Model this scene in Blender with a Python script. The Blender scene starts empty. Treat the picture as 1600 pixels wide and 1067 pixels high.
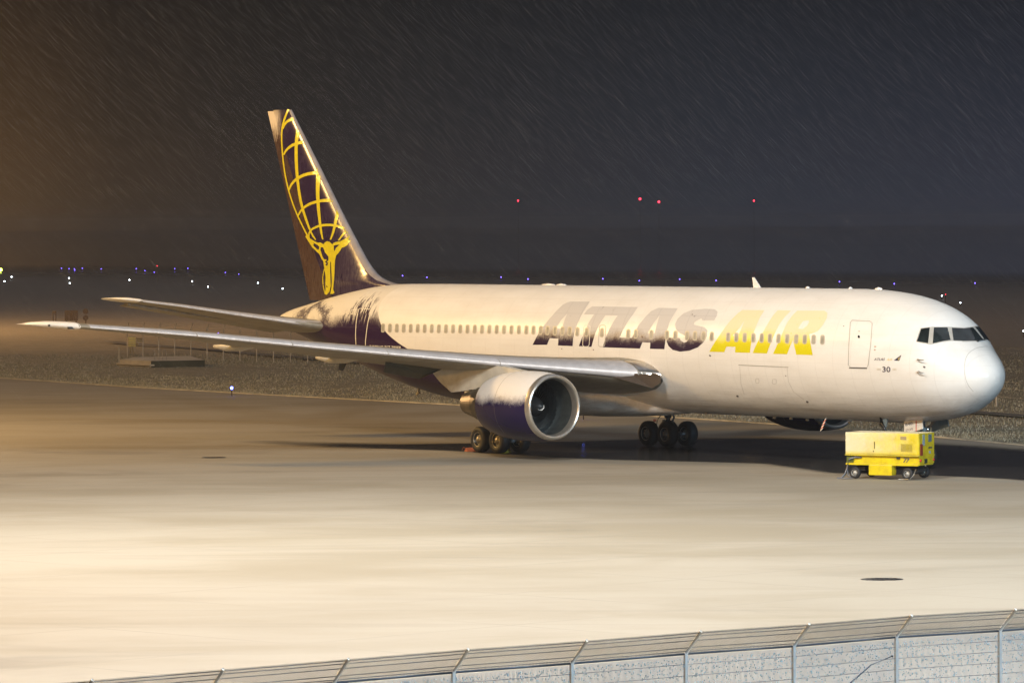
import bpy, bmesh, math, random
import numpy as np
from mathutils import Vector, Matrix, noise as mnoise
from mathutils.geometry import tessellate_polygon

random.seed(7)
rng = np.random.default_rng(7)
SC = bpy.context.scene
COL = SC.collection

# ------------------------------------------------------------------ camera
# world: x runs aft along the aircraft, y to its right side, z up (metres)
CAM = np.array([-149.58131512871657, 134.1732489656544, 10.247192649211375])
YAW, PIT, ROLL, FPX = -0.6314711808796887, -0.023980547433831042, -0.005188267330015586, 7681.928970332061
FW = np.array([math.cos(YAW) * math.cos(PIT), math.sin(YAW) * math.cos(PIT), math.sin(PIT)])
_r = np.cross(FW, [0, 0, 1]); _r /= np.linalg.norm(_r)
_u = np.cross(_r, FW)
RT = _r * math.cos(ROLL) + _u * math.sin(ROLL)
UP = -_r * math.sin(ROLL) + _u * math.cos(ROLL)
cd = bpy.data.cameras.new('camera')
cam = bpy.data.objects.new('camera', cd)
COL.objects.link(cam)
cd.sensor_width = 36
cd.lens = 36 * FPX / 1600
cd.clip_start = 1
cd.clip_end = 20000
cam.matrix_world = Matrix(((RT[0], UP[0], -FW[0], CAM[0]), (RT[1], UP[1], -FW[1], CAM[1]), (RT[2], UP[2], -FW[2], CAM[2]), (0, 0, 0, 1)))
SC.camera = cam


def ray(px, py):
    return FW + RT * (px - 800) / FPX - UP * (py - 533.5) / FPX


def on_plane(px, py, ax, val):
    d = ray(px, py)
    return Vector(CAM + d * (val - CAM[ax]) / d[ax])


# ------------------------------------------------------------------ world, lights, exposure
SC.view_settings.view_transform = 'Standard'
SC.view_settings.look = 'None'
SC.view_settings.exposure = 0.26
SC.view_settings.gamma = 1
SC.render.engine = 'CYCLES'
SC.cycles.use_denoising = True
SC.cycles.max_bounces = 6
SC.cycles.volume_bounces = 0
SC.cycles.sample_clamp_indirect = 3

world = bpy.data.worlds.new('World')
SC.world = world
world.use_nodes = True
wn = world.node_tree.nodes
wl = world.node_tree.links
wn.clear()
wo = wn.new('ShaderNodeOutputWorld')
bg = wn.new('ShaderNodeBackground')
tc = wn.new('ShaderNodeTexCoord')
# town glow: brown towards the far left of the airfield, blue grey to the right, darker overhead
dt = wn.new('ShaderNodeVectorMath'); dt.operation = 'DOT_PRODUCT'
dt.inputs[1].default_value = tuple(-_r)
wl.new(tc.outputs['Generated'], dt.inputs[0])
rp = wn.new('ShaderNodeValToRGB')
mr = wn.new('ShaderNodeMapRange')
mr.inputs['From Min'].default_value = -0.25
mr.inputs['From Max'].default_value = 0.25
wl.new(dt.outputs['Value'], mr.inputs['Value'])
wl.new(mr.outputs['Result'], rp.inputs['Fac'])
e = rp.color_ramp.elements
e[0].position = 0.0; e[0].color = (0.032, 0.042, 0.078, 1)
e[1].position = 1.0; e[1].color = (0.13, 0.070, 0.028, 1)
for p, c in ((0.30, (0.031, 0.037, 0.058, 1)), (0.42, (0.028, 0.034, 0.050, 1)), (0.52, (0.027, 0.028, 0.034, 1)), (0.60, (0.030, 0.025, 0.023, 1)), (0.66, (0.046, 0.030, 0.019, 1)), (0.71, (0.090, 0.050, 0.022, 1)), (0.78, (0.12, 0.065, 0.026, 1))):
    k = e.new(p); k.color = c
sx = wn.new('ShaderNodeSeparateXYZ')
wl.new(tc.outputs['Generated'], sx.inputs[0])
mz = wn.new('ShaderNodeMapRange')
mz.inputs['From Min'].default_value = -0.01
mz.inputs['From Max'].default_value = 0.055
mz.inputs['To Min'].default_value = 0.95
mz.inputs['To Max'].default_value = 0.22
wl.new(sx.outputs['Z'], mz.inputs['Value'])
vm = wn.new('ShaderNodeVectorMath'); vm.operation = 'SCALE'
wl.new(rp.outputs['Color'], vm.inputs[0])
wl.new(mz.outputs['Result'], vm.inputs['Scale'])
wl.new(vm.outputs[0], bg.inputs['Color'])
bg.inputs['Strength'].default_value = 0.78
wl.new(bg.outputs[0], wo.inputs['Surface'])


def flood(name, loc, power, color, radius=1.2):
    d = bpy.data.lights.new(name, 'POINT')
    d.energy = power
    d.color = color
    d.shadow_soft_size = radius
    o = bpy.data.objects.new(name, d)
    o.location = loc
    COL.objects.link(o)
    return o


# floodlight masts of the apron, all standing outside the picture
flood('floodlight_apron', (-16, 50, 34), 84e3, (1.0, 0.96, 0.88), 3.5)
flood('floodlight_sodium', (78, 40, 30), 105e3, (1.0, 0.60, 0.20), 3.5)
flood('floodlight_sodium_near', (-22, 100, 28), 72e3, (1.0, 0.50, 0.08), 2.0)
flood('floodlight_terminal', (-76, 60, 46), 168e3, (1.0, 0.97, 0.93), 2.5)
flood('floodlight_white', (-78, 8, 24), 75e3, (0.45, 0.75, 1.0), 1.2)
flood('floodlight_fence', (-122, 62, 17), 56e3, (0.42, 0.70, 1.0), 1.0)
flood('floodlight_far_sodium', (300, -62, 24), 420e3, (1.0, 0.56, 0.23), 1.5)

# added weak, wide fill sun that lifts the far ground to the sky's tone
sd = bpy.data.lights.new('fill_sun', 'SUN')
sd.energy = 0.26
sd.angle = math.radians(60)
sd.color = (0.92, 0.92, 1.0)
so = bpy.data.objects.new('fill_sun', sd)
so.rotation_euler = (math.radians(20), 0, 0)
COL.objects.link(so)

# ------------------------------------------------------------------ node helpers


def new_mat(name):
    m = bpy.data.materials.new(name)
    m.use_nodes = True
    nt = m.node_tree
    b = nt.nodes['Principled BSDF']
    return m, nt, b


class NB:
    """small node builder"""
    def __init__(self, nt):
        self.nt = nt
        self.n = nt.nodes
        self.l = nt.links

    def _in(self, sock, v):
        if hasattr(v, 'links'):
            self.l.new(v, sock)
        else:
            if isinstance(v, (tuple, list)) and len(v) == 3 and sock.type == 'RGBA':
                v = (*v, 1)
            sock.default_value = v

    def math(self, op, a, b=0.0, c=None, clamp=False):
        k = self.n.new('ShaderNodeMath'); k.operation = op; k.use_clamp = clamp
        self._in(k.inputs[0], a); self._in(k.inputs[1], b)
        if c is not None:
            self._in(k.inputs[2], c)
        return k.outputs[0]

    def mix(self, f, a, b):
        k = self.n.new('ShaderNodeMix'); k.data_type = 'RGBA'
        self._in(k.inputs[0], f); self._in(k.inputs[6], a); self._in(k.inputs[7], b)
        return k.outputs[2]

    def noise(self, vec, scale, detail=3, rough=0.55, dist=0.0):
        k = self.n.new('ShaderNodeTexNoise')
        if vec is not None:
            self.l.new(vec, k.inputs['Vector'])
        k.inputs['Scale'].default_value = scale
        k.inputs['Detail'].default_value = detail
        k.inputs['Roughness'].default_value = rough
        k.inputs['Distortion'].default_value = dist
        return k.outputs['Fac']

    def vor(self, vec, scale):
        k = self.n.new('ShaderNodeTexVoronoi')
        self.l.new(vec, k.inputs['Vector'])
        k.inputs['Scale'].default_value = scale
        return k.outputs['Distance']

    def mapr(self, v, a, b, c=0.0, d=1.0, smooth=False):
        k = self.n.new('ShaderNodeMapRange')
        if smooth:
            k.interpolation_type = 'SMOOTHSTEP'
        self._in(k.inputs['Value'], v)
        for nme, x in (('From Min', a), ('From Max', b), ('To Min', c), ('To Max', d)):
            self._in(k.inputs[nme], x)
        return k.outputs['Result']

    def pos(self):
        k = self.n.new('ShaderNodeNewGeometry')
        return k.outputs['Position']

    def normal(self):
        k = self.n.new('ShaderNodeNewGeometry')
        return k.outputs['Normal']

    def sep(self, v):
        k = self.n.new('ShaderNodeSeparateXYZ'); self.l.new(v, k.inputs[0])
        return k.outputs

    def mapping(self, v, scale=(1, 1, 1), rot=(0, 0, 0)):
        k = self.n.new('ShaderNodeMapping'); self.l.new(v, k.inputs['Vector'])
        k.inputs['Scale'].default_value = scale
        k.inputs['Rotation'].default_value = rot
        return k.outputs[0]

    def bump(self, h, strength=0.3, dist=0.02):
        k = self.n.new('ShaderNodeBump')
        self.l.new(h, k.inputs['Height'])
        k.inputs['Strength'].default_value = strength
        k.inputs['Distance'].default_value = dist
        return k.outputs[0]

    def obj(self):
        k = self.n.new('ShaderNodeTexCoord')
        return k.outputs['Object']


def simple(name, col, rough=0.5, metal=0.0, var=0.12, scale=6.0, spec=0.5, bump=0.0):
    m, nt, b = new_mat(name)
    nb = NB(nt)
    n = nb.noise(nb.obj(), scale, 4)
    c2 = tuple(min(1, x * (1 + var)) for x in col)
    c1 = tuple(x * (1 - var) for x in col)
    nb.l.new(nb.mix(nb.mapr(n, 0.3, 0.7), c1, c2), b.inputs['Base Color'])
    b.inputs['Roughness'].default_value = rough
    b.inputs['Metallic'].default_value = metal
    b.inputs['Specular IOR Level'].default_value = spec
    if bump:
        nb.l.new(nb.bump(n, bump, 0.02), b.inputs['Normal'])
    return m


def emis(name, col, strength):
    m, nt, b = new_mat(name)
    b.inputs['Base Color'].default_value = (*[min(1, c) for c in col], 1)
    b.inputs['Emission Color'].default_value = (*col, 1)
    b.inputs['Emission Strength'].default_value = strength
    return m


WHITE = (0.80, 0.79, 0.76)
FROST = (0.66, 0.62, 0.57)
NAVY = (0.026, 0.010, 0.040)


def frost_factor(nb, pos, line, spread, amount=0.97):
    """wind-blown snow clinging to the upper part: 1 above the line, ragged at its edge"""
    s = nb.sep(pos)
    fine = nb.noise(pos, 9.0, 6, 0.75)
    mid = nb.noise(pos, 1.6, 4, 0.6)
    h = nb.math('ADD', s[2], nb.math('MULTIPLY', nb.math('SUBTRACT', fine, 0.5), 1.1))
    h = nb.math('ADD', h, nb.math('MULTIPLY', nb.math('SUBTRACT', mid, 0.5), 1.5))
    f = nb.mapr(h, line - spread, line + spread, 0.0, amount, smooth=True)
    return f, s


def joints(nb, s, amount):
    """thin circumferential and lengthwise panel joints where less snow sticks"""
    fx = nb.math('FRACT', nb.math('MULTIPLY', s[0], 1 / 1.12))
    a = nb.math('LESS_THAN', fx, 0.035)
    fz = nb.math('FRACT', nb.math('MULTIPLY', s[2], 1 / 0.62))
    b = nb.math('LESS_THAN', fz, 0.03)
    return nb.math('MULTIPLY', nb.math('MAXIMUM', a, b), amount)


def make_fuselage_paint():
    m, nt, b = new_mat('fuselage_paint')
    nb = NB(nt)
    pos = nb.pos()
    s = nb.sep(pos)
    # livery edge: x as a function of z
    fc = nb.n.new('ShaderNodeFloatCurve')
    zz = nb.mapr(s[2], 1.0, 8.0)
    nb.l.new(zz, fc.inputs['Value'])
    cm = fc.mapping
    pts = [(1.0, 33.2), (2.0, 34.2), (2.75, 35.62), (3.56, 36.64), (4.36, 38.65), (4.76, 39.75), (5.25, 40.8), (5.82, 41.53), (6.33, 41.9), (6.78, 42.0), (7.33, 41.73), (8.0, 41.0)]
    cur = cm.curves[0]
    for z, x in pts[1:-1]:
        cur.points.new((z - 1) / 7, (x - 30) / 20)
    cur.points[0].location = (0, (pts[0][1] - 30) / 20)
    cur.points[-1].location = (1, (pts[-1][1] - 30) / 20)
    cm.update()
    xe = nb.math('MULTIPLY_ADD', fc.outputs[0], 20.0, 30.0)
    liv = nb.mapr(nb.math('SUBTRACT', s[0], xe), -0.015, 0.015)
    # snow on the tail section; the line drops a little towards the tail cone
    line = nb.mapr(s[0], 43.0, 50.0, 5.78, 5.30)
    fine = nb.noise(nb.mapping(pos, (1, 1, 0.8)), 18.0, 6, 0.85)
    mid = nb.noise(pos, 0.9, 4, 0.6)
    h = nb.math('SUBTRACT', s[2], line)
    h = nb.math('ADD', h, nb.math('MULTIPLY', nb.math('SUBTRACT', fine, 0.5), 1.3))
    h = nb.math('ADD', h, nb.math('MULTIPLY', nb.math('SUBTRACT', mid, 0.5), 0.9))
    # snow is thinner round the rear door, thicker in streaks
    dx = nb.math('ABSOLUTE', nb.math('SUBTRACT', s[0], 43.4))
    near = nb.mapr(dx, 0.4, 2.0, 1.0, 0.0, smooth=True)
    strk = nb.noise(nb.mapping(pos, (3.2, 1, 0.35)), 2.2, 4, 0.6)
    h = nb.math('SUBTRACT', h, nb.math('MULTIPLY', near, nb.mapr(strk, 0.40, 0.60, 0.0, 1.15)))
    fr = nb.mapr(h, -0.28, 0.35, 0.0, 0.96, smooth=True)
    # bare stain ahead of the tailplane root
    dz = nb.math('SUBTRACT', s[2], 5.75)
    ddx = nb.math('SUBTRACT', s[0], 48.3)
    rr = nb.math('SQRT', nb.math('ADD', nb.math('MULTIPLY', nb.math('MULTIPLY', ddx, ddx), 0.16), nb.math('MULTIPLY', nb.math('MULTIPLY', dz, dz), 1.6)))
    rr = nb.math('ADD', rr, nb.math('ADD', nb.math('MULTIPLY', nb.math('SUBTRACT', fine, 0.5), 1.5), nb.math('MULTIPLY', nb.math('SUBTRACT', mid, 0.5), 1.6)))
    st = nb.mapr(nb.math('ABSOLUTE', nb.math('SUBTRACT', rr, 0.60)), 0.02, 0.26, 0.95, 0.0, smooth=True)
    fr = nb.math('MULTIPLY', fr, nb.math('SUBTRACT', 1.0, st))
    tail = nb.mix(fr, NAVY, (0.74, 0.72, 0.67))
    dirt = nb.noise(nb.mapping(pos, (0.35, 1, 1.2)), 1.3, 5, 0.6)
    belly = nb.mapr(s[2], 2.2, 3.4, 0.82, 1.0)
    wcol = nb.mix(nb.mapr(dirt, 0.35, 0.75), WHITE, (0.73, 0.71, 0.67))
    grime = nb.noise(nb.mapping(pos, (0.12, 1, 1.5)), 3.0, 5, 0.7)
    grime = nb.math('MULTIPLY', nb.mapr(grime, 0.45, 0.7), nb.mapr(s[2], 1.9, 3.4, 0.55, 0.03))
    wcol = nb.mix(grime, wcol, (0.30, 0.27, 0.22))
    nb.l.new(nb.mapr(liv, 0, 1, 0.32, 0.10), b.inputs['Specular IOR Level'])
    jn = joints(nb, s, 0.11)
    wcol = nb.mix(jn, wcol, (0.35, 0.33, 0.30))
    col = nb.mix(liv, wcol, tail)
    nb.l.new(col, b.inputs['Base Color'])
    snow = nb.mapr(s[2], 5.2, 6.6, 0.0, 1.0)
    b.inputs['Coat Weight'].default_value = 0.0
    rg = nb.mix(snow, (0.24, 0.24, 0.24), (0.62, 0.62, 0.62))
    nb.l.new(rg, b.inputs['Roughness'])
    nb.l.new(nb.bump(nb.noise(pos, 14.0, 4, 0.6), 0.05, 0.01), b.inputs['Normal'])
    return m


def make_letter(name, clean, frosted, line=5.26, spread=0.30, amt=0.94, clumpy=1.0):
    m, nt, b = new_mat(name)
    nb = NB(nt)
    pos = nb.pos()
    s = nb.sep(pos)
    fine = nb.noise(pos, 16.0, 6, 0.85)
    mid = nb.noise(pos, 0.8, 3, 0.55)
    h = nb.math('ADD', s[2], nb.math('MULTIPLY', nb.math('SUBTRACT', fine, 0.5), 0.75 * clumpy))
    h = nb.math('ADD', h, nb.math('MULTIPLY', nb.math('SUBTRACT', mid, 0.5), 1.1 * clumpy))
    f = nb.mapr(h, line - spread, line + spread, 0.0, amt, smooth=True)
    f = nb.math('SUBTRACT', f, joints(nb, s, 0.14 * clumpy), clamp=True)
    spots = nb.mapr(nb.noise(pos, 2.6, 2, 0.5), 0.70, 0.76, 0.0, 0.6)
    f = nb.math('SUBTRACT', f, spots, clamp=True)
    nb.l.new(nb.mix(f, clean, frosted), b.inputs['Base Color'])
    nb.l.new(nb.mapr(f, 0, 1, 0.26, 0.65), b.inputs['Roughness'])
    b.inputs['Specular IOR Level'].default_value = 0.35
    return m


def make_fin_paint(name, aft=False):
    m, nt, b = new_mat(name)
    nb = NB(nt)
    pos = nb.pos()
    s = nb.sep(pos)
    fine = nb.noise(nb.mapping(pos, (1, 1, 0.25)), 9.0, 6, 0.75)
    mid = nb.noise(pos, 0.55, 4, 0.6)
    f = nb.math('MULTIPLY', nb.mapr(fine, 0.42, 0.72), nb.mapr(mid, 0.40, 0.62, 0.05, 0.75))
    lead = nb.mapr(nb.math('ADD', nb.math('MULTIPLY', s[2], 0.85), s[0]), 54.2, 57.0, 0.5, 0.0)
    f = nb.math('ADD', f, nb.math('MULTIPLY', nb.mapr(fine, 0.3, 0.7), lead), clamp=True)
    f = nb.math('MULTIPLY', f, 0.11)
    # packed snow at the top rear corner
    top = nb.mapr(nb.math('ADD', s[2], nb.math('MULTIPLY', nb.math('SUBTRACT', fine, 0.5), 2.6)), 14.2, 15.4, 0.0, 1.0, smooth=True)
    rear = nb.mapr(nb.math('ADD', s[0], nb.math('MULTIPLY', nb.math('SUBTRACT', fine, 0.5), 0.8)), 52.75, 53.5, 0.0, 1.0, smooth=True)
    f = nb.math('MAXIMUM', f, nb.math('MULTIPLY', nb.math('MULTIPLY', top, rear), 0.9))
    base = (0.055, 0.030, 0.022) if aft else (0.020, 0.009, 0.042)  # rudder's browner base has reflected orange light painted in
    nb.l.new(nb.mix(f, base, (0.62, 0.57, 0.52)), b.inputs['Base Color'])
    nb.l.new(nb.mapr(f, 0, 0.6, 0.20, 0.6), b.inputs['Roughness'])
    nb.l.new(nb.bump(fine, 0.04, 0.02), b.inputs['Normal'])
    return m


def make_nacelle_paint():
    m, nt, b = new_mat('nacelle_paint')
    nb = NB(nt)
    pos = nb.pos()
    s = nb.sep(pos)
    fine = nb.noise(pos, 18.0, 6, 0.85)
    mid = nb.noise(pos, 0.8, 3, 0.6)
    h = nb.math('ADD', s[2], nb.math('MULTIPLY', nb.math('SUBTRACT', fine, 0.5), 0.7))
    h = nb.math('ADD', h, nb.math('MULTIPLY', nb.math('SUBTRACT', mid, 0.5), 0.9))
    f = nb.mapr(h, 2.42, 2.98, 0.0, 0.97, smooth=True)
    seam = nb.math('LESS_THAN', nb.math('ABSOLUTE', nb.math('SUBTRACT', s[0], 22.35)), 0.018)
    c = nb.mix(f, (0.016, 0.010, 0.055), (0.72, 0.71, 0.69))
    c = nb.mix(nb.math('MULTIPLY', seam, 0.5), c, (0.12, 0.1, 0.1))
    nb.l.new(c, b.inputs['Base Color'])
    nb.l.new(nb.mapr(f, 0, 1, 0.25, 0.6), b.inputs['Roughness'])
    b.inputs['Specular IOR Level'].default_value = 0.25
    return m


def make_wing_paint():
    m, nt, b = new_mat('wing_paint')
    nb = NB(nt)
    pos = nb.pos()
    n = nb.noise(nb.mapping(pos, (0.6, 2.0, 1)), 1.5, 5, 0.65)
    nb.l.new(nb.mix(nb.mapr(n, 0.3, 0.75), (0.30, 0.28, 0.23), (0.19, 0.17, 0.13)), b.inputs['Base Color'])
    b.inputs['Roughness'].default_value = 0.45
    return m


MAT = {}
MAT['fus'] = make_fuselage_paint()
MAT['let_dark'] = make_letter('title_dark_paint', (0.022, 0.009, 0.036), (0.60, 0.59, 0.58))
MAT['let_gold'] = make_letter('title_yellow_paint', (0.66, 0.60, 0.008), (0.73, 0.71, 0.50), line=5.42, spread=0.36, clumpy=0.6)
MAT['small_dark'] = simple('small_dark_lettering', (0.03, 0.02, 0.05), 0.4)
MAT['small_gold'] = simple('small_yellow_lettering', (0.62, 0.50, 0.18), 0.4)
MAT['small_white'] = simple('small_white_lettering', (0.75, 0.72, 0.66), 0.4)
MAT['faint'] = simple('snowed_over_lettering', (0.78, 0.76, 0.72), 0.6)
MAT['outline_grey'] = simple('seam_grey', (0.42, 0.40, 0.36), 0.5)
MAT['outline_dark'] = simple('seam_dark', (0.10, 0.09, 0.09), 0.5)
MAT['outline_white'] = simple('door_outline_white', (0.72, 0.70, 0.64), 0.5)
MAT['white'] = simple('plain_white_paint', WHITE, 0.35, var=0.05)
MAT['pane'] = simple('cabin_window_shade', (0.30, 0.30, 0.27), 0.45, var=0.25, scale=3, spec=0.2)
MAT['frame'] = simple('window_surround', (0.40, 0.385, 0.34), 0.4)
MAT['cockpit'] = simple('cockpit_glass', (0.014, 0.020, 0.022), 0.06, var=0.6, scale=2, spec=0.8)
MAT['cockpit_frame'] = simple('cockpit_frame', (0.42, 0.40, 0.36), 0.4)
MAT['metal'] = simple('bare_metal', (0.60, 0.58, 0.55), 0.28, 1.0, 0.15, 5)
MAT['lip'] = simple('inlet_lip_metal', (0.62, 0.59, 0.54), 0.33, 0.85, 0.1, 4)
MAT['slat'] = simple('slat_metal', (0.50, 0.49, 0.50), 0.42, 0.25, 0.10, 3)
MAT['darkmetal'] = simple('dark_metal', (0.06, 0.065, 0.07), 0.4, 0.6)
MAT['duct'] = simple('inlet_duct_lining', (0.045, 0.055, 0.058), 0.38, 0.35, 0.3, 4)
MAT['blade'] = simple('fan_blade_metal', (0.05, 0.06, 0.065), 0.3, 0.8)
MAT['nozzle'] = simple('heat_tinted_nozzle', (0.13, 0.11, 0.07), 0.45, 0.4, 0.25, 3)
MAT['nac'] = make_nacelle_paint()
MAT['wing'] = make_wing_paint()
MAT['finle'] = simple('fin_edge_grey', (0.27, 0.25, 0.26), 0.65, 0.0, 0.15, 2)
MAT['fin'] = make_fin_paint('fin_paint')
MAT['rud'] = make_fin_paint('rudder_lit_paint', True)
MAT['logo'] = simple('fin_emblem_yellow', (0.58, 0.52, 0.012), 0.3, var=0.1)
MAT['tyre'] = simple('tyre_rubber', (0.018, 0.018, 0.020), 0.6, bump=0.2)
MAT['rim'] = simple('wheel_rim', (0.34, 0.31, 0.26), 0.4, 0.5)
MAT['strut'] = simple('gear_strut', (0.22, 0.22, 0.23), 0.4, 0.4)
MAT['gearblue'] = simple('gear_bay_grey', (0.16, 0.21, 0.23), 0.4, 0.2)

# ------------------------------------------------------------------ object helpers


def mesh_obj(name, verts, faces, mat, parent=None, smooth=False, fmat=None):
    me = bpy.data.meshes.new(name)
    me.from_pydata([tuple(v) for v in verts], [], faces)
    mats = mat if isinstance(mat, (list, tuple)) else [mat]
    for k in mats:
        me.materials.append(k)
    if fmat is not None:
        me.polygons.foreach_set('material_index', fmat)
    if smooth:
        me.polygons.foreach_set('use_smooth', [len(p.vertices) < 5 for p in me.polygons])
    me.update()
    o = bpy.data.objects.new(name, me)
    COL.objects.link(o)
    if parent:
        o.parent = parent
    return o


def tag(o, label=None, cat=None, group=None, kind=None):
    for k, v in (('label', label), ('category', cat), ('group', group), ('kind', kind)):
        if v:
            o[k] = v
    return o


def empty(name, loc=(0, 0, 0), rz=0.0, parent=None):
    o = bpy.data.objects.new(name, None)
    o.location = loc
    o.rotation_euler = (0, 0, rz)
    o.empty_display_size = 0.3
    COL.objects.link(o)
    if parent:
        o.parent = parent
    return o


def copy_tree(o, parent=None):
    c = o.copy()
    COL.objects.link(c)
    c.parent = parent
    for ch in list(o.children):
        copy_tree(ch, c)
    return c


class MB:
    """collects simple solids into one mesh"""
    def __init__(self):
        self.v, self.f, self.m, self.s = [], [], [], []

    def add(self, verts, faces, mi=0, smooth=False):
        o = len(self.v)
        self.v += [tuple(x) for x in verts]
        self.f += [tuple(i + o for i in f) for f in faces]
        self.m += [mi] * len(faces)
        self.s += [smooth] * len(faces)

    def box(self, c, d, rot=None, mi=0, bev=0.0):
        bm = bmesh.new()
        bmesh.ops.create_cube(bm, size=1)
        for v in bm.verts:
            v.co = Vector((v.co.x * d[0], v.co.y * d[1], v.co.z * d[2]))
        if bev > 0:
            bmesh.ops.bevel(bm, geom=list(bm.edges), offset=bev, segments=2, affect='EDGES', profile=0.6)
        if rot is not None:
            bmesh.ops.transform(bm, matrix=rot.to_4x4(), verts=bm.verts)
        bm.verts.index_update()
        self.add([v.co + Vector(c) for v in bm.verts], [[v.index for v in f.verts] for f in bm.faces], mi)
        bm.free()

    def tube(self, pts, r, n=8, mi=0, cap=True):
        pts = [Vector(p) for p in pts]
        rs = r if isinstance(r, (list, tuple)) else [r] * len(pts)
        vs, fs = [], []
        up = Vector((0, 0, 1))
        for i, p in enumerate(pts):
            d = (pts[min(i + 1, len(pts) - 1)] - pts[max(i - 1, 0)]).normalized()
            a = d.cross(up if abs(d.z) < 0.95 else Vector((1, 0, 0))).normalized()
            b = d.cross(a)
            for k in range(n):
                t = 2 * math.pi * k / n
                vs.append(p + (a * math.cos(t) + b * math.sin(t)) * rs[i])
        for i in range(len(pts) - 1):
            for k in range(n):
                fs.append((i * n + k, i * n + (k + 1) % n, (i + 1) * n + (k + 1) % n, (i + 1) * n + k))
        if cap:
            fs.append(tuple(range(n)))
            fs.append(tuple(reversed(range((len(pts) - 1) * n, len(pts) * n))))
        self.add(vs, fs, mi, True)

    def lathe(self, prof, origin, axis='x', n=48, mi=0, mis=None):
        """prof: (t along axis, radius)"""
        vs, fs = [], []
        ox, oy, oz = origin
        for t, r in prof:
            for k in range(n):
                a = 2 * math.pi * k / n
                if axis == 'x':
                    vs.append((ox + t, oy + r * math.cos(a), oz + r * math.sin(a)))
                elif axis == 'y':
                    vs.append((ox + r * math.cos(a), oy + t, oz + r * math.sin(a)))
                else:
                    vs.append((ox + r * math.cos(a), oy + r * math.sin(a), oz + t))
        o = len(self.v)
        self.v += vs
        for i in range(len(prof) - 1):
            for k in range(n):
                self.f.append((o + i * n + k, o + i * n + (k + 1) % n, o + (i + 1) * n + (k + 1) % n, o + (i + 1) * n + k))
                self.m.append(mis[i] if mis else mi)
                self.s.append(True)

    def build(self, name, mat, parent=None):
        o = mesh_obj(name, self.v, self.f, mat, parent, fmat=self.m)
        o.data.polygons.foreach_set('use_smooth', self.s)
        return o


def steal(o):
    """keep the mesh of a template object and drop the object"""
    d = o.data
    bpy.data.objects.remove(o)
    return d


# ------------------------------------------------------------------ aircraft surfaces
PROF = np.array([
    # x, top, bottom, half width, height of greatest width
    (0.50, 3.86, 3.84, 0.01, 3.85), (0.54, 4.06, 3.62, 0.27, 3.85), (0.62, 4.22, 3.44, 0.47, 3.86), (0.78, 4.44, 3.22, 0.74, 3.88),
    (1.05, 4.70, 2.97, 1.03, 3.92), (1.38, 4.96, 2.76, 1.29, 3.98), (1.75, 5.22, 2.56, 1.52, 4.05), (2.05, 5.43, 2.41, 1.68, 4.12),
    (2.40, 5.82, 2.30, 1.84, 4.20), (2.75, 6.19, 2.21, 1.97, 4.28), (3.20, 6.50, 2.12, 2.09, 4.36), (4.00, 6.83, 2.01, 2.22, 4.45),
    (5.00, 7.09, 1.93, 2.33, 4.53), (6.00, 7.25, 1.88, 2.41, 4.57), (7.50, 7.38, 1.85, 2.48, 4.60), (9.50, 7.42, 1.86, 2.515, 4.61),
    (20.0, 7.42, 1.87, 2.515, 4.61), (34.0, 7.42, 1.87, 2.515, 4.61), (36.0, 7.42, 1.90, 2.51, 4.62), (38.0, 7.42, 2.04, 2.49, 4.66),
    (40.0, 7.41, 2.30, 2.44, 4.75), (42.0, 7.40, 2.68, 2.32, 4.90), (44.0, 7.31, 3.14, 2.14, 5.05), (46.0, 7.08, 3.64, 1.90, 5.20),
    (48.0, 6.78, 4.12, 1.58, 5.34), (50.0, 6.43, 4.60, 1.18, 5.46), (51.5, 6.16, 4.95, .86, 5.52), (52.4, 5.96, 5.25, .55, 5.58),
    (52.85, 5.82, 5.42, .34, 5.60), (53.05, 5.64, 5.58, .02, 5.61)])
_X = PROF[:, 0]
_h = np.diff(_X)
_M = []
for _c in range(1, 5):
    _Y = PROF[:, _c]
    _d = np.diff(_Y) / _h
    mm = np.zeros(len(_X)); mm[0] = _d[0]; mm[-1] = _d[-1]
    for i in range(1, len(_X) - 1):
        if _d[i - 1] * _d[i] > 0:
            w1 = 2 * _h[i] + _h[i - 1]; w2 = _h[i] + 2 * _h[i - 1]
            mm[i] = (w1 + w2) / (w1 / _d[i - 1] + w2 / _d[i])
    _M.append(mm)


def fprof(x):
    x = np.clip(np.asarray(x, float), _X[0], _X[-1])
    i = np.clip(np.searchsorted(_X, x, side='right') - 1, 0, len(_h) - 1)
    t = (x - _X[i]) / _h[i]
    out = []
    for c in range(4):
        Y = PROF[:, c + 1]; m = _M[c]
        out.append((2 * t**3 - 3 * t**2 + 1) * Y[i] + (t**3 - 2 * t**2 + t) * _h[i] * m[i] + (-2 * t**3 + 3 * t**2) * Y[i + 1] + (t**3 - t**2) * _h[i] * m[i + 1])
    return out  # T, B, W, M


def F_fus(P):
    x, y, z = P[..., 0], P[..., 1], P[..., 2]
    T, B, W, M = fprof(x)
    h = np.where(z > M, T - M, M - B)
    f = np.sqrt((y / np.maximum(W, 1e-3))**2 + ((z - M) / np.maximum(h, 1e-3))**2) - 1
    out = (x < 0.5) | (x > 53.05)
    return np.where(out, 1.0, f) * 2.0


# fin: leading/trailing edges as x(z)
FIN_LE = ([7.30, 7.40, 7.48, 7.60, 7.80, 8.05, 8.35, 8.72, 9.3, 10.42, 13.02, 15.88], [42.6, 43.2, 43.75, 44.25, 44.75, 45.15, 45.50, 45.88, 46.42, 47.44, 49.67, 52.17])
FIN_TE = ([5.6, 6.58, 15.9], [50.25, 50.64, 54.29])


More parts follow.
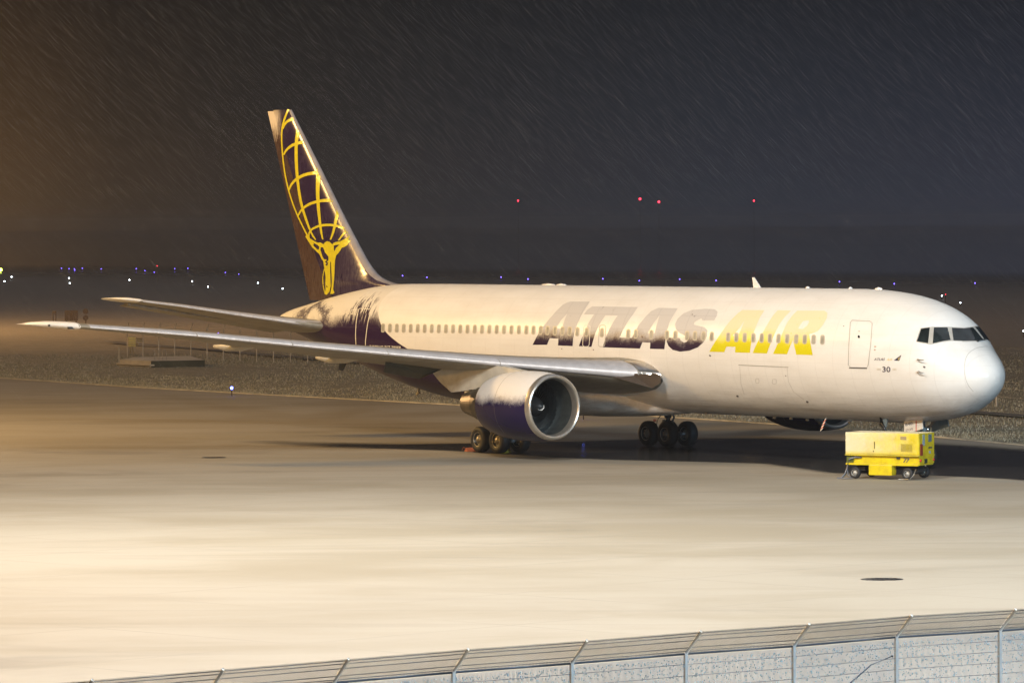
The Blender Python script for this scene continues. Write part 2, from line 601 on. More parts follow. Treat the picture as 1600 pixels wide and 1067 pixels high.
def fin_half(x, z):
    le = np.interp(z, *FIN_LE); te = np.interp(z, *FIN_TE)
    c = np.maximum(te - le, 0.1)
    u = np.clip((x - le) / c, 0, 1)
    tc_ = 0.115
    th = 5 * tc_ * (0.2969 * np.sqrt(u) - 0.1260 * u - 0.3516 * u**2 + 0.2843 * u**3 - 0.1036 * u**4)
    return th * np.minimum(c, 7.0)


def F_fin(P):
    x, y, z = P[..., 0], P[..., 1], P[..., 2]
    le = np.interp(z, *FIN_LE); te = np.interp(z, *FIN_TE)
    f = np.abs(y) - fin_half(x, z)
    return f


def hit_many(px, py, surf):
    """points of the aircraft surface seen in the given directions"""
    px = np.asarray(px, float); py = np.asarray(py, float)
    D = FW[None] + RT[None] * ((px - 800) / FPX)[:, None] - UP[None] * ((py - 533.5) / FPX)[:, None]
    if surf is F_fin:
        t = (0 - CAM[1]) / D[:, 1]
        for _ in range(6):
            P = CAM + D * t[:, None]
            t = (fin_half(P[:, 0], P[:, 2]) - CAM[1]) / D[:, 1]
        return CAM + D * t[:, None]
    ts = np.linspace(192, 256, 500)
    P = CAM[None, None] + D[:, None, :] * ts[None, :, None]
    f = surf(P)
    neg = f < 0
    idx = np.where(neg.any(1), neg.argmax(1), f.argmin(1))
    idx = np.maximum(idx, 1)
    a = ts[idx - 1]; b = ts[idx].copy()
    for _ in range(22):
        m = (a + b) / 2
        fm = surf(CAM + D * m[:, None])
        a = np.where(fm > 0, m, a); b = np.where(fm > 0, b, m)
    return CAM + D * b[:, None]


def grad(P, surf):
    g = np.zeros_like(P)
    for k in range(3):
        d = np.zeros(3); d[k] = 1e-3
        g[:, k] = surf(P + d) - surf(P - d)
    g /= np.maximum(np.linalg.norm(g, axis=1)[:, None], 1e-9)
    return g


def decal(name, polys, mat, parent, surf=F_fus, off=0.006, gx=14, gy=4.0, mirror=False, clip=None):
    """flat marking cut to follow the curved skin; polys: list of [outer, hole, hole...] outlines"""
    bm = bmesh.new()
    for loops in polys:
        L = [[Vector((p[0], p[1], 0)) for p in lp] for lp in loops]
        tris = tessellate_polygon(L)
        flat = [p for lp in L for p in lp]
        vs = [bm.verts.new(p) for p in flat]
        for t in tris:
            try:
                bm.faces.new([vs[i] for i in t])
            except ValueError:
                pass
    for (co, no) in (clip or []):
        bmesh.ops.bisect_plane(bm, geom=bm.verts[:] + bm.edges[:] + bm.faces[:], plane_co=co, plane_no=no, clear_outer=True)
    xs = [v.co.x for v in bm.verts]; ys = [v.co.y for v in bm.verts]
    k = math.floor(min(xs) / gx) * gx + gx
    while k < max(xs):
        bmesh.ops.bisect_plane(bm, geom=bm.verts[:] + bm.edges[:] + bm.faces[:], plane_co=(k, 0, 0), plane_no=(1, 0, 0))
        k += gx
    k = math.floor(min(ys) / gy) * gy + gy
    while k < max(ys):
        bmesh.ops.bisect_plane(bm, geom=bm.verts[:] + bm.edges[:] + bm.faces[:], plane_co=(0, k, 0), plane_no=(0, 1, 0))
        k += gy
    bm.verts.index_update()
    P2 = np.array([v.co[:] for v in bm.verts])
    F = [[v.index for v in f.verts] for f in bm.faces]
    bm.free()
    P = hit_many(P2[:, 0], P2[:, 1], surf)
    G = grad(P, surf)
    Q = P + G * off
    # orientation outward
    if F:
        f0 = F[0]
        n = np.cross(Q[f0[1]] - Q[f0[0]], Q[f0[2]] - Q[f0[0]])
        if np.dot(n, G[f0[0]]) < 0:
            F = [f[::-1] for f in F]
    V = [tuple(q) for q in Q]
    if mirror:
        n = len(V)
        V += [(x, -y, z) for x, y, z in V]
        F += [[i + n for i in f[::-1]] for f in F]
    return mesh_obj(name, V, F, mat, parent, smooth=True)


def stroke(pts, w, close=False):
    """polyline of width w (px) -> one outline per segment chain"""
    P = [Vector((p[0], p[1])) for p in pts]
    ws = w if isinstance(w, (list, tuple)) else [w] * len(P)
    L, R = [], []
    n = len(P)
    for i in range(n):
        if close:
            d = P[(i + 1) % n] - P[(i - 1) % n]
        else:
            d = P[min(i + 1, n - 1)] - P[max(i - 1, 0)]
        d.normalize()
        nn = Vector((-d.y, d.x)) * ws[i] / 2
        L.append(P[i] + nn); R.append(P[i] - nn)
    if close:
        return [[tuple(p) for p in L], [tuple(p) for p in R]]
    return [[tuple(p) for p in L] + [tuple(p) for p in reversed(R)]]


def rrect(cx, cy, w, h, r, sk=0.0, sl=0.0, n=4):
    """rounded rectangle; sk leans it (dx per dy), sl slopes it (dy per dx)"""
    out = []
    for (sx_, sy_, a0) in ((1, -1, -90), (1, 1, 0), (-1, 1, 90), (-1, -1, 180)):
        for k in range(n + 1):
            a = math.radians(a0 + 90 * k / n)
            x = sx_ * (w / 2 - r) + r * math.cos(a)
            y = sy_ * (h / 2 - r) + r * math.sin(a)
            out.append((cx + x - sk * y, cy + y + sl * x))
    return out


def smooth_pts(pts, n=4):
    """Catmull-Rom through the points"""
    out = []
    for i in range(len(pts) - 1):
        p0 = pts[max(i - 1, 0)]; p1 = pts[i]; p2 = pts[i + 1]; p3 = pts[min(i + 2, len(pts) - 1)]
        for k in range(n):
            t = k / n
            out.append(tuple(0.5 * ((2 * p1[j]) + (-p0[j] + p2[j]) * t + (2 * p0[j] - 5 * p1[j] + 4 * p2[j] - p3[j]) * t * t + (-p0[j] + 3 * p1[j] - 3 * p2[j] + p3[j]) * t**3) for j in range(2)))
    out.append(tuple(pts[-1]))
    return out


def text_mesh(txt, size=1.0, shear=0.0, bold=0.0):
    """outlines of a text as 2-D vertices and faces"""
    c = bpy.data.curves.new('lettering_curve', 'FONT')
    c.body = txt
    c.size = size
    c.shear = shear
    c.offset = bold
    c.resolution_u = 3
    o = bpy.data.objects.new('lettering_curve', c)
    COL.objects.link(o)
    dg = bpy.context.evaluated_depsgraph_get()
    me = bpy.data.meshes.new_from_object(o.evaluated_get(dg))
    V = [tuple(v.co) for v in me.vertices]
    F = [tuple(p.vertices) for p in me.polygons]
    bpy.data.objects.remove(o)
    bpy.data.curves.remove(c)
    bpy.data.meshes.remove(me)
    return V, F


def text_decal(name, txt, x0, y0, w, h, slope, mat, parent, shear=0.0, bold=0.0, surf=F_fus, off=0.006):
    V, F = text_mesh(txt, 1.0, shear, bold)
    xs = [v[0] for v in V]; ys = [v[1] for v in V]
    x1, x2, y1, y2 = min(xs), max(xs), min(ys), max(ys)
    px = [x0 + (v[0] - x1) / (x2 - x1) * w for v in V]
    py = [y0 - (v[1] - y1) / (y2 - y1) * h + slope * (px[i] - x0) for i, v in enumerate(V)]
    P = hit_many(px, py, surf)
    Q = P + grad(P, surf) * off
    return mesh_obj(name, Q, [f[::-1] for f in F], mat, parent)


def text_flat(name, txt, w, h, mat, parent, to_world, shear=0.0, bold=0.0):
    V, F = text_mesh(txt, 1.0, shear, bold)
    xs = [v[0] for v in V]; ys = [v[1] for v in V]
    x1, x2, y1, y2 = min(xs), max(xs), min(ys), max(ys)
    Q = [to_world((v[0] - x1) / (x2 - x1) * w, (v[1] - y1) / (y2 - y1) * h) for v in V]
    return mesh_obj(name, Q, F, mat, parent)


# ------------------------------------------------------------------ ground
APRON_EDGE = [(600, -90), (400, -62), (230, -42), (138.2, -33.5), (116, -30.2), (98.6, -28.6), (77.6, -27.3), (62, -26.0), (50, -24.6), (41.5, -23.2), (27.7, -20.0), (17.1, -16.8), (-10, -8.5), (-60, 6), (-200, 45)]
WIND = (-_r[0] * -1, -_r[1] * -1)


def edge_y(x):
    xs = [p[0] for p in APRON_EDGE][::-1]; ys = [p[1] for p in APRON_EDGE][::-1]
    return np.interp(x, xs, ys)


def make_apron():
    m, nt, b = new_mat('snow_dusted_apron')
    nb = NB(nt)
    pos = nb.pos()
    # wind runs along the picture's horizontal, so drifts are drawn out that way
    ang = math.atan2(RT[1], RT[0])
    k = nb.n.new('ShaderNodeVectorRotate'); k.rotation_type = 'Z_AXIS'
    nb.l.new(pos, k.inputs['Vector']); k.inputs['Angle'].default_value = -ang
    w = k.outputs[0]
    big = nb.noise(nb.mapping(w, (0.55, 1.0, 1)), 0.055, 4, 0.55, 0.4)
    mid = nb.noise(nb.mapping(w, (0.6, 1.0, 1)), 0.16, 5, 0.6, 0.5)
    fine = nb.noise(nb.mapping(w, (0.5, 1.0, 1)), 2.5, 6, 0.7)
    att = nb.n.new('ShaderNodeAttribute'); att.attribute_name = 'bare_shadow'  # mask holds snow-free ground and painted shadow together
    bare_shadow = att.outputs['Fac']
    cover = nb.math('ADD', nb.math('MULTIPLY', big, 0.9), nb.math('MULTIPLY', mid, 0.8))
    cover = nb.mapr(cover, 0.62, 1.0, 0.0, 1.0, smooth=True)
    cover = nb.math('MULTIPLY', cover, nb.math('SUBTRACT', 1.0, nb.mapr(nb.math('ADD', bare_shadow, nb.math('MULTIPLY', nb.math('SUBTRACT', mid, 0.5), 0.5)), 0.3, 0.7, 0.0, 1.0, smooth=True)))
    snow = nb.mix(fine, (0.295, 0.270, 0.222), (0.325, 0.298, 0.248))
    thin = nb.mix(fine, (0.240, 0.212, 0.162), (0.262, 0.234, 0.182))
    wet_shadow = nb.mix(fine, (0.030, 0.029, 0.028), (0.055, 0.052, 0.05))
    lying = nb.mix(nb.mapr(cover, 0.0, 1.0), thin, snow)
    fb = nb.mapr(nb.math('ADD', bare_shadow, nb.math('MULTIPLY', nb.math('SUBTRACT', mid, 0.5), 0.35)), 0.35, 0.65, 0.0, 1.0, smooth=True)
    # faint drifted ridges: darker on their lee side
    ridge = nb.noise(nb.mapping(w, (0.10, 0.75, 1), (0, 0, 0.12)), 0.12, 3, 0.5, 0.8)
    rg = nb.mapr(nb.math('ABSOLUTE', nb.math('SUBTRACT', ridge, 0.5)), 0.0, 0.02, 0.22, 0.0, smooth=True)
    lying = nb.mix(rg, lying, (0.20, 0.18, 0.15))
    patch = nb.noise(nb.mapping(w, (0.8, 1.0, 1)), 0.075, 5, 0.62, 0.3)
    lying = nb.mix(nb.mapr(patch, 0.57, 0.70, 0.0, 0.55, smooth=True), lying, (0.17, 0.155, 0.13))
    # concrete slab joints just showing through the dusting
    sv = nb.sep(nb.mapping(pos, (1, 1, 1), (0, 0, -0.17)))
    jx = nb.math('LESS_THAN', nb.math('FRACT', nb.math('MULTIPLY', sv[0], 1 / 7.5)), 0.012)
    jy = nb.math('LESS_THAN', nb.math('FRACT', nb.math('MULTIPLY', sv[1], 1 / 7.5)), 0.012)
    jj = nb.math('MULTIPLY', nb.math('MAXIMUM', jx, jy), nb.mapr(mid, 0.4, 0.65, 0.03, 0.38))
    lying = nb.mix(jj, lying, (0.12, 0.11, 0.10))
    col = nb.mix(fb, lying, wet_shadow)
    nb.l.new(col, b.inputs['Base Color'])
    nb.l.new(nb.mapr(fb, 0, 1, 0.75, 0.20), b.inputs['Roughness'])
    nb.l.new(nb.mapr(fb, 0, 1, 0.15, 0.5), b.inputs['Specular IOR Level'])
    nb.l.new(nb.bump(nb.math('ADD', fine, nb.math('MULTIPLY', mid, 3.0)), 0.04, 0.05), b.inputs['Normal'])
    return m


# outline of the snow-free, wet ground under the aircraft, drawn out into a painted wing shadow
LEE_SHADOW = [(52, 6.5), (46, 9.0), (38, 8.4), (35, 6.4), (31.4, 5.4), (23.6, 5.8), (19.8, 5.2), (15.7, 3.6), (12.5, 2.4), (8, 4.0), (4.6, 5.2), (0.3, 3.4), (-4, 3.0), (-12, 5), (-22, 3), (-24, -4), (-10, -8), (6, -13), (22, -15.5), (31, -13), (35, -8), (36, -2), (39, 2.5), (46, 3.8)]


def seg_dist(P, poly):
    P = np.asarray(P)
    d = np.full(len(P), 1e9)
    inside = np.zeros(len(P), bool)
    n = len(poly)
    for i in range(n):
        a = np.array(poly[i]); b = np.array(poly[(i + 1) % n])
        ab = b - a
        t = np.clip(((P - a) @ ab) / (ab @ ab), 0, 1)
        q = a + t[:, None] * ab
        d = np.minimum(d, np.linalg.norm(P - q, axis=1))
        cond = ((a[1] > P[:, 1]) != (b[1] > P[:, 1]))
        with np.errstate(divide='ignore', invalid='ignore'):
            xi = a[0] + (P[:, 1] - a[1]) * (b[0] - a[0]) / (b[1] - a[1] if b[1] != a[1] else 1e-9)
        inside ^= cond & (P[:, 0] < xi)
    return np.where(inside, -d, d)


gx = np.concatenate([np.linspace(-220, -70, 40), np.arange(-69, 95, 0.8), np.linspace(96, 600, 110)])
gv = np.concatenate([np.linspace(0, 26, 44), np.linspace(27, 60, 34), np.linspace(62, 260, 50)])
V, A = [], []
for x in gx:
    y0 = float(edge_y(x))
    for v in gv:
        V.append((x, y0 + v, 0.0))
P2 = np.array([(v[0], v[1]) for v in V])
sdist = seg_dist(P2, LEE_SHADOW)
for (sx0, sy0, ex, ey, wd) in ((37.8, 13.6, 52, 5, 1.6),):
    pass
bare_shadow = 1 / (1 + np.exp(sdist / np.where(P2[:, 0] > 36, 1.5, np.where(P2[:, 1] > -4, 0.7, 2.2))))
ny = len(gv)
Fc = [(i * ny + j, (i + 1) * ny + j, (i + 1) * ny + j + 1, i * ny + j + 1) for i in range(len(gx) - 1) for j in range(ny - 1)]
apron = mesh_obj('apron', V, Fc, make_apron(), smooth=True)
bare_shadow = bare_shadow * np.where(P2[:, 0] > 34, np.interp(P2[:, 0], [34, 42, 52], [1.0, 0.62, 0.40]), 1.0)  # the aft streak is the wing's shadow painted in, fading to its tip
at = apron.data.attributes.new('bare_shadow', 'FLOAT', 'POINT')
at.data.foreach_set('value', bare_shadow.astype(np.float32))
tag(apron, kind='structure')


def make_grass_ground():
    m, nt, b = new_mat('frosted_grass_soil')
    nb = NB(nt)
    pos = nb.pos()
    big = nb.noise(pos, 0.03, 4, 0.6)
    mid = nb.noise(pos, 0.5, 5, 0.7)
    fine = nb.noise(pos, 4.0, 6, 0.8)
    c = nb.mix(nb.mapr(fine, 0.35, 0.7), (0.22, 0.195, 0.13), (0.48, 0.43, 0.33))
    c = nb.mix(nb.mapr(mid, 0.4, 0.75, 0, 0.6), c, (0.09, 0.085, 0.05))
    c = nb.mix(nb.mapr(big, 0.3, 0.7, 0.1, 0.6), c, (0.20, 0.19, 0.16))
    s = nb.sep(pos)
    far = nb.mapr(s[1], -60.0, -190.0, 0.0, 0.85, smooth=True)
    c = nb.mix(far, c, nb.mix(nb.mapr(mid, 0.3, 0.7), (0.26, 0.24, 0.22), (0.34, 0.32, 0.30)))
    vfar = nb.mapr(s[1], -350.0, -1200.0, 0.0, 1.0, smooth=True)  # distance tint paints in the haze that merges field and sky
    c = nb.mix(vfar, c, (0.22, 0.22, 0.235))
    nb.l.new(c, b.inputs['Base Color'])
    # far out the field is made glossy to mirror the sky glow
    glossf = nb.mapr(s[1], -100.0, -560.0, 0.0, 1.0, smooth=True)
    nb.l.new(nb.mapr(glossf, 0, 1, 0.9, 0.05), b.inputs['Roughness'])
    nb.l.new(nb.mapr(glossf, 0, 1, 0.1, 0.5), b.inputs['Specular IOR Level'])
    k = nb.n.new('ShaderNodeBump')
    nb.l.new(nb.math('ADD', fine, mid), k.inputs['Height'])
    nb.l.new(nb.mapr(glossf, 0, 0.6, 0.8, 0.0), k.inputs['Strength'])
    k.inputs['Distance'].default_value = 0.12
    nb.l.new(k.outputs[0], b.inputs['Normal'])
    return m


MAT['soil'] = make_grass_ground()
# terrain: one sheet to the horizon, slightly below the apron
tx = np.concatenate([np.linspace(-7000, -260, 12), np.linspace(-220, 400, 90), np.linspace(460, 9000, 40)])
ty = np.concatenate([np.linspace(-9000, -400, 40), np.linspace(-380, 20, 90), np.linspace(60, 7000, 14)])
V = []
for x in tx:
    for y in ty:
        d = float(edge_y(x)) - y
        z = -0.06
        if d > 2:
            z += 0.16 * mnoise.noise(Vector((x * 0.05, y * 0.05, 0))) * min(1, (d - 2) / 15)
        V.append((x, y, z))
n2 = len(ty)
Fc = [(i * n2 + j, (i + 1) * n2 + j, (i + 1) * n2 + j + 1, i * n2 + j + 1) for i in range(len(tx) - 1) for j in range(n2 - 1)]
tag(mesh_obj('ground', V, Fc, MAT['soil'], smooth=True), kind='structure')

# pale painted line and kerb strip along the far edge of the apron
V, Fc = [], []
es = [p for p in APRON_EDGE if -100 < p[0] < 420]
xs_ = np.linspace(-60, 330, 160)
for i, x in enumerate(xs_):
    y = float(edge_y(x))
    for (o, z) in ((-0.28, -0.05), (-0.28, 0.05), (0.0, 0.05), (0.0, -0.01)):
        V.append((x, y + o, z))
for i in range(len(xs_) - 1):
    for k in range(3):
        Fc.append((i * 4 + k, i * 4 + k + 1, (i + 1) * 4 + k + 1, (i + 1) * 4 + k))
tag(mesh_obj('kerb', V, Fc, simple('kerb_concrete', (0.50, 0.45, 0.34), 0.7, scale=1.0, var=0.3)), kind='structure')

# service road beyond the grass on the right, faint pale bands
def ground_strip(name, pts, width, z, mat):
    V, Fc = [], []
    for i, (x, y) in enumerate(pts):
        a = Vector(pts[max(i - 1, 0)]); b = Vector(pts[min(i + 1, len(pts) - 1)])
        d = (b - a).normalized(); nn = Vector((-d.y, d.x)) * width / 2
        V += [(x + nn.x, y + nn.y, z), (x - nn.x, y - nn.y, z)]
    for i in range(len(pts) - 1):
        Fc.append((2 * i, 2 * i + 1, 2 * i + 3, 2 * i + 2))
    return tag(mesh_obj(name, V, Fc, mat), kind='structure')


MAT['road'] = simple('far_road_asphalt', (0.075, 0.075, 0.08), 0.6, scale=0.2, var=0.3)
MAT['edge_snow'] = simple('drifted_snow_strip', (0.34, 0.33, 0.31), 0.8, scale=0.4, var=0.3)
ground_strip('perimeter_road', [(-300, 60), (-60, -14), (30, -36), (62, -44), (120, -62), (220, -92)], 0.9, 0.10, MAT['road'])

# ------------------------------------------------------------------ grass tufts on the verge
def make_blades():
    m, nt, b = new_mat('frosted_grass_blades')
    nb = NB(nt)
    pos = nb.pos()
    n = nb.noise(pos, 1.5, 4, 0.7)
    att = nb.n.new('ShaderNodeAttribute'); att.attribute_name = 'tone'
    c = nb.mix(att.outputs['Fac'], (0.21, 0.19, 0.12), (0.56, 0.51, 0.40))
    c = nb.mix(nb.mapr(n, 0.4, 0.7, 0, 0.5), c, (0.10, 0.09, 0.05))
    nb.l.new(c, b.inputs['Base Color'])
    b.inputs['Roughness'].default_value = 0.8
    b.inputs['Specular IOR Level'].default_value = 0.15
    return m


N = 190000
u = rng.random(N)
xx = -25 + 215 * rng.random(N)
dd = 0.35 + 100 * rng.random(N)**1.7
yy = edge_y(xx) - dd
cl = np.array([mnoise.noise(Vector((a * 0.35, b * 0.35, 3.0))) for a, b in zip(xx, yy)])
keep = rng.random(N) < np.clip(0.62 + cl * 1.1, 0.12, 1.0)
xx, yy, cl = xx[keep], yy[keep], cl[keep]
N = len(xx)
hh = (0.01 + 0.05 * rng.random(N)) * (1 + 2.2 * np.clip(cl, 0, 1)**2)
ww = 0.02 + 0.045 * rng.random(N)
aa = rng.random(N) * math.pi
lx = (rng.random(N) - 0.5) * 0.12; ly = (rng.random(N) - 0.5) * 0.12
z0 = np.full(N, -0.16)
V = np.empty((N, 6, 3))
for k in range(2):
    a2 = aa + k * 1.5
    cxx, syy = np.cos(a2) * ww, np.sin(a2) * ww
    V[:, k * 3 + 0] = np.stack([xx - cxx, yy - syy, z0], 1)
    V[:, k * 3 + 1] = np.stack([xx + cxx, yy + syy, z0], 1)
    V[:, k * 3 + 2] = np.stack([xx + lx * (1 - 2 * k), yy + ly * (1 - 2 * k), z0 + 0.16 + hh], 1)
me = bpy.data.meshes.new('grass')
me.vertices.add(N * 6)
me.vertices.foreach_set('co', V.reshape(-1).astype(np.float32))
me.loops.add(N * 6)
me.loops.foreach_set('vertex_index', np.arange(N * 6, dtype=np.int32))
me.polygons.add(N * 2)
me.polygons.foreach_set('loop_start', np.arange(0, N * 6, 3, dtype=np.int32))
me.update(calc_edges=True)
ta = me.attributes.new('tone', 'FLOAT', 'POINT')
ta.data.foreach_set('value', np.repeat(rng.random(N)**1.6, 6).astype(np.float32))
me.materials.append(make_blades())
grass = bpy.data.objects.new('grass', me)
COL.objects.link(grass)
tag(grass, 'short frosted grass covering the verge behind the apron', 'grass', kind='stuff')

# ------------------------------------------------------------------ AIRLINER
plane = empty('airliner', (28.4, 0, 0))
tag(plane, 'large twin engined airliner with dark tail and half snow covered lettering', 'airliner')
PL = Vector((28.4, 0, 0))


def part(o, parent=plane):
    """parent while keeping the part where it was modelled"""
    o.parent = parent
    o.matrix_parent_inverse = Matrix.Translation(-Vector(wloc(parent)))
    return o


def wloc(o):
    l = Vector(o.location)
    return l


class _P:
    pass


# parts are modelled in world coordinates; an identity-at-origin holder is avoided by shifting meshes
def mk(o, parent):
    """o's mesh is in world coordinates; shift it so that it can hang under parent"""
    off = Vector((0, 0, 0))
    p = parent
    while p is not None:
        off += Vector(p.location)
        p = p.parent
    o.data.transform(Matrix.Translation(-off))
    o.parent = parent
    return o


# fuselage body
xs = np.concatenate([[0.5, 0.505, 0.52, 0.54, 0.57, 0.62, 0.69, 0.78, 0.9, 1.05], np.arange(1.2, 6, 0.2), np.arange(6, 36, 0.75), np.arange(36, 52.4, 0.4), [52.4, 52.6, 52.75, 52.85, 52.95, 53.0, 53.05]])
NT = 96
T, B, W, M = fprof(xs)
V, Fc = [], []
for i, x in enumerate(xs):
    for k in range(NT):
        a = 2 * math.pi * k / NT
        c, s = math.cos(a), math.sin(a)
        V.append((x, W[i] * s, M[i] + ((T[i] - M[i]) if c > 0 else (M[i] - B[i])) * c))
for i in range(len(xs) - 1):
    for k in range(NT):
        Fc.append((i * NT + k, (i + 1) * NT + k, (i + 1) * NT + (k + 1) % NT, i * NT + (k + 1) % NT))
Fc.append(tuple(range(NT)))
Fc.append(tuple(reversed(range((len(xs) - 1) * NT, len(xs) * NT))))
fus = mk(mesh_obj('fuselage', V, Fc, MAT['fus'], smooth=True), plane)


def sub(o, parent=fus):
    return mk(o, parent)


# --- titles (outlines follow the lettering on the skin)
def Z1(pts):
    return [(830 + x / 5.3333, 460 + y / 5.3333) for x, y in pts]


def Z2(pts):
    return [(1100 + x / 7.2727, 460 + y / 7.2727) for x, y in pts]


big_A = [Z1([(12, 420), (40, 365), (70, 312), (105, 262), (155, 200), (210, 138), (262, 88), (300, 68), (330, 60), (490, 60), (455, 115), (415, 180), (382, 250), (362, 310), (350, 370), (346, 430), (224, 425), (228, 368), (155, 364), (133, 419)]),
         Z1([(300, 158), (250, 215), (205, 283), (256, 285), (275, 225)])]
big_T = [Z1([(440, 166), (468, 128), (510, 100), (890, 106), (850, 165), (800, 235), (765, 300), (735, 360), (840, 362), (862, 312), (900, 250), (950, 190), (1000, 140), (1060, 113), (1222, 116), (1185, 175), (1150, 240), (1125, 330), (1110, 456), (990, 453), (993, 402), (928, 398), (906, 451), (598, 440), (618, 370), (650, 290), (700, 205), (722, 178), (618, 173), (575, 240), (535, 320), (502, 437), (398, 430), (420, 370), (450, 300), (482, 230), (525, 166)]),
         Z1([(1072, 170), (1020, 240), (972, 322), (1028, 324), (1046, 255)])]
big_S = [Z1([(1525, 216), (1428, 217), (1420, 200), (1395, 210), (1360, 232), (1356, 252), (1400, 262), (1445, 275), (1470, 300), (1466, 345), (1435, 400), (1390, 440), (1320, 468), (1240, 477), (1180, 462), (1145, 430), (1130, 395), (1132, 362), (1236, 364), (1248, 385), (1275, 402), (1300, 392), (1308, 368), (1285, 345), (1235, 322), (1205, 290), (1200, 245), (1222, 200), (1270, 158), (1340, 130), (1450, 120), (1530, 124), (1554, 145), (1548, 178)])]
sub(decal('title_letter', [big_A], MAT['let_dark'], None, gx=7))
sub(decal('title_letter', [big_T], MAT['let_dark'], None, gx=7))
sub(decal('title_letter', [big_S], MAT['let_dark'], None, gx=7))
y_A = [Z2([(62, 650), (95, 590), (140, 520), (190, 445), (240, 375), (290, 310), (340, 260), (390, 210), (440, 178), (688, 181), (640, 255), (600, 345), (565, 430), (540, 530), (522, 662), (353, 658), (357, 595), (255, 591), (232, 655)]),
       Z2([(460, 302), (400, 385), (326, 470), (385, 474), (425, 390)])]
y_I = [Z2([(555, 665), (590, 580), (640, 490), (690, 395), (740, 310), (790, 235), (838, 180), (990, 184), (920, 255), (860, 335), (815, 420), (780, 500), (745, 590), (715, 670)])]
y_R = [Z2([(785, 675), (820, 600), (860, 510), (905, 410), (950, 315), (1005, 240), (1060, 185), (1370, 186), (1404, 212), (1395, 272), (1350, 352), (1290, 420), (1195, 450), (1212, 560), (1236, 688), (1050, 683), (1030, 600), (1012, 515), (975, 600), (944, 679)]),
       Z2([(1188, 296), (1130, 302), (1090, 350), (1070, 390), (1122, 394), (1172, 358), (1196, 312)])]
for g in (y_A, y_I, y_R):
    sub(decal('title_letter', [g], MAT['let_gold'], None, gx=7))

# --- cabin windows: raised surround with a recessed shade
aft = []
x = 40.88
fw_px = [833.8, 845, 855.9, 867.5, 879.1, 890.4, 902.3, 916.8, 940.8, 981.8, 993.8, 1018, 1042.4, 1055.5, 1073.8, 1086.3, 1099.4, 1112.2,
         1138.1, 1150.9, 1163.9, 1177.3, 1190.4, 1203.4, 1216.6, 1230.3, 1244.4, 1257.7, 1271.4, 1285.2]
x0_ = 598.8; x1_ = 833.8 - 11.1
nw = 21
for k in range(nw):
    t = k / (nw - 1)
    aft.append(x0_ + (x1_ - x0_) * (0.955 * t + 0.045 * t * t))


def win_y(px):
    return np.interp(px, [599, 833.8, 902, 1018, 1112, 1138, 1285], [512.5, 515.6, 518.2, 522.8, 525.6, 526.6, 530.8])


def cabin_window(px):
    y = float(win_y(px))
    h = float(np.interp(px, [599, 1285], [14.0, 15.4]))
    w = float(np.interp(px, [599, 1285], [5.8, 7.0]))
    f = sub(decal('cabin_window', [[rrect(px, y, w, h, w * 0.45, 0.05), rrect(px, y, w * 0.66, h * 0.80, w * 0.32, 0.05)]], MAT['frame'], None, gx=50, gy=3.4, off=0.014))
    return f, rrect(px, y, w * 0.70, h * 0.83, w * 0.33, 0.05)


panes = []
for px in aft + fw_px:
    y = float(win_y(px))
    h = float(np.interp(px, [599, 1285], [14.0, 15.4]))
    w = float(np.interp(px, [599, 1285], [5.8, 7.0]))
    a = decal('cabin_window', [[rrect(px, y, w, h, w * 0.45, 0.05), rrect(px, y, w * 0.64, h * 0.80, w * 0.30, 0.05)]], MAT['frame'], None, gx=50, gy=3.4, off=0.013)
    b2 = decal('pane', [[rrect(px, y, w * 0.68, h * 0.83, w * 0.32, 0.05)]], MAT['pane'], None, gx=50, gy=3.4, off=0.007)
    # one window = surround and shade in one mesh with two materials
    bm = bmesh.new(); bm.from_mesh(a.data); n0 = len(bm.faces)
    bm.from_mesh(b2.data); bm.faces.ensure_lookup_table()
    for f in bm.faces[n0:]:
        f.material_index = 1
    bm.to_mesh(a.data); bm.free()
    a.data.materials.append(MAT['pane'])
    bpy.data.objects.remove(b2)
    sub(a)

# --- doors
def door(name, outer, w, mat, panelmat=None, label=None):
    polys = [stroke(outer, w, True)]
    o = decal(name, polys, mat, None, gx=6, gy=3, off=0.008)
    sub(o)
    if label:
        o['label'] = label
    return o


fd = [(1331.5, 500.5), (1359.5, 502), (1363, 505), (1360.5, 540), (1356.5, 571), (1354, 574.5), (1329, 573.8), (1325.6, 570), (1326.4, 540), (1328.8, 504)]
door('door_outline', fd, 1.1, MAT['outline_grey'], label='grey outline of the forward passenger door')
sub(decal('door_sill', [stroke([(1327, 574.6), (1355, 575.4)], 1.6)], MAT['outline_dark'], None, gx=6, off=0.012))
sub(decal('door_window', [[rrect(1342, 526, 3.4, 4.2, 1.5)]], MAT['cockpit'], None, off=0.012))
sub(decal('door_window', [[rrect(1342.6, 517.5, 2.6, 1.6, 0.7)]], MAT['outline_grey'], None, off=0.012))
for cx0, sl in ((916.8, 0), (941.2, 1)):
    door('door_outline', rrect(cx0 - 0.3, 524.8, 10.2, 33.5, 3.6, 0.06), 0.9, MAT['outline_white'] if not sl else MAT['outline_grey'], label='outline of an emergency exit over the wing')
rd = smooth_pts([(560.2, 484), (557.2, 500), (555.8, 520), (556.2, 536), (557.0, 548)], 3) + [(571.6, 549)] + smooth_pts([(571.6, 549), (571.2, 536), (572.6, 520), (575.4, 502), (579.6, 485.5)], 3) + [(578, 483), (562, 482)]
door('door_outline', rd, 1.1, MAT['outline_white'], label='white outline of the rear door')
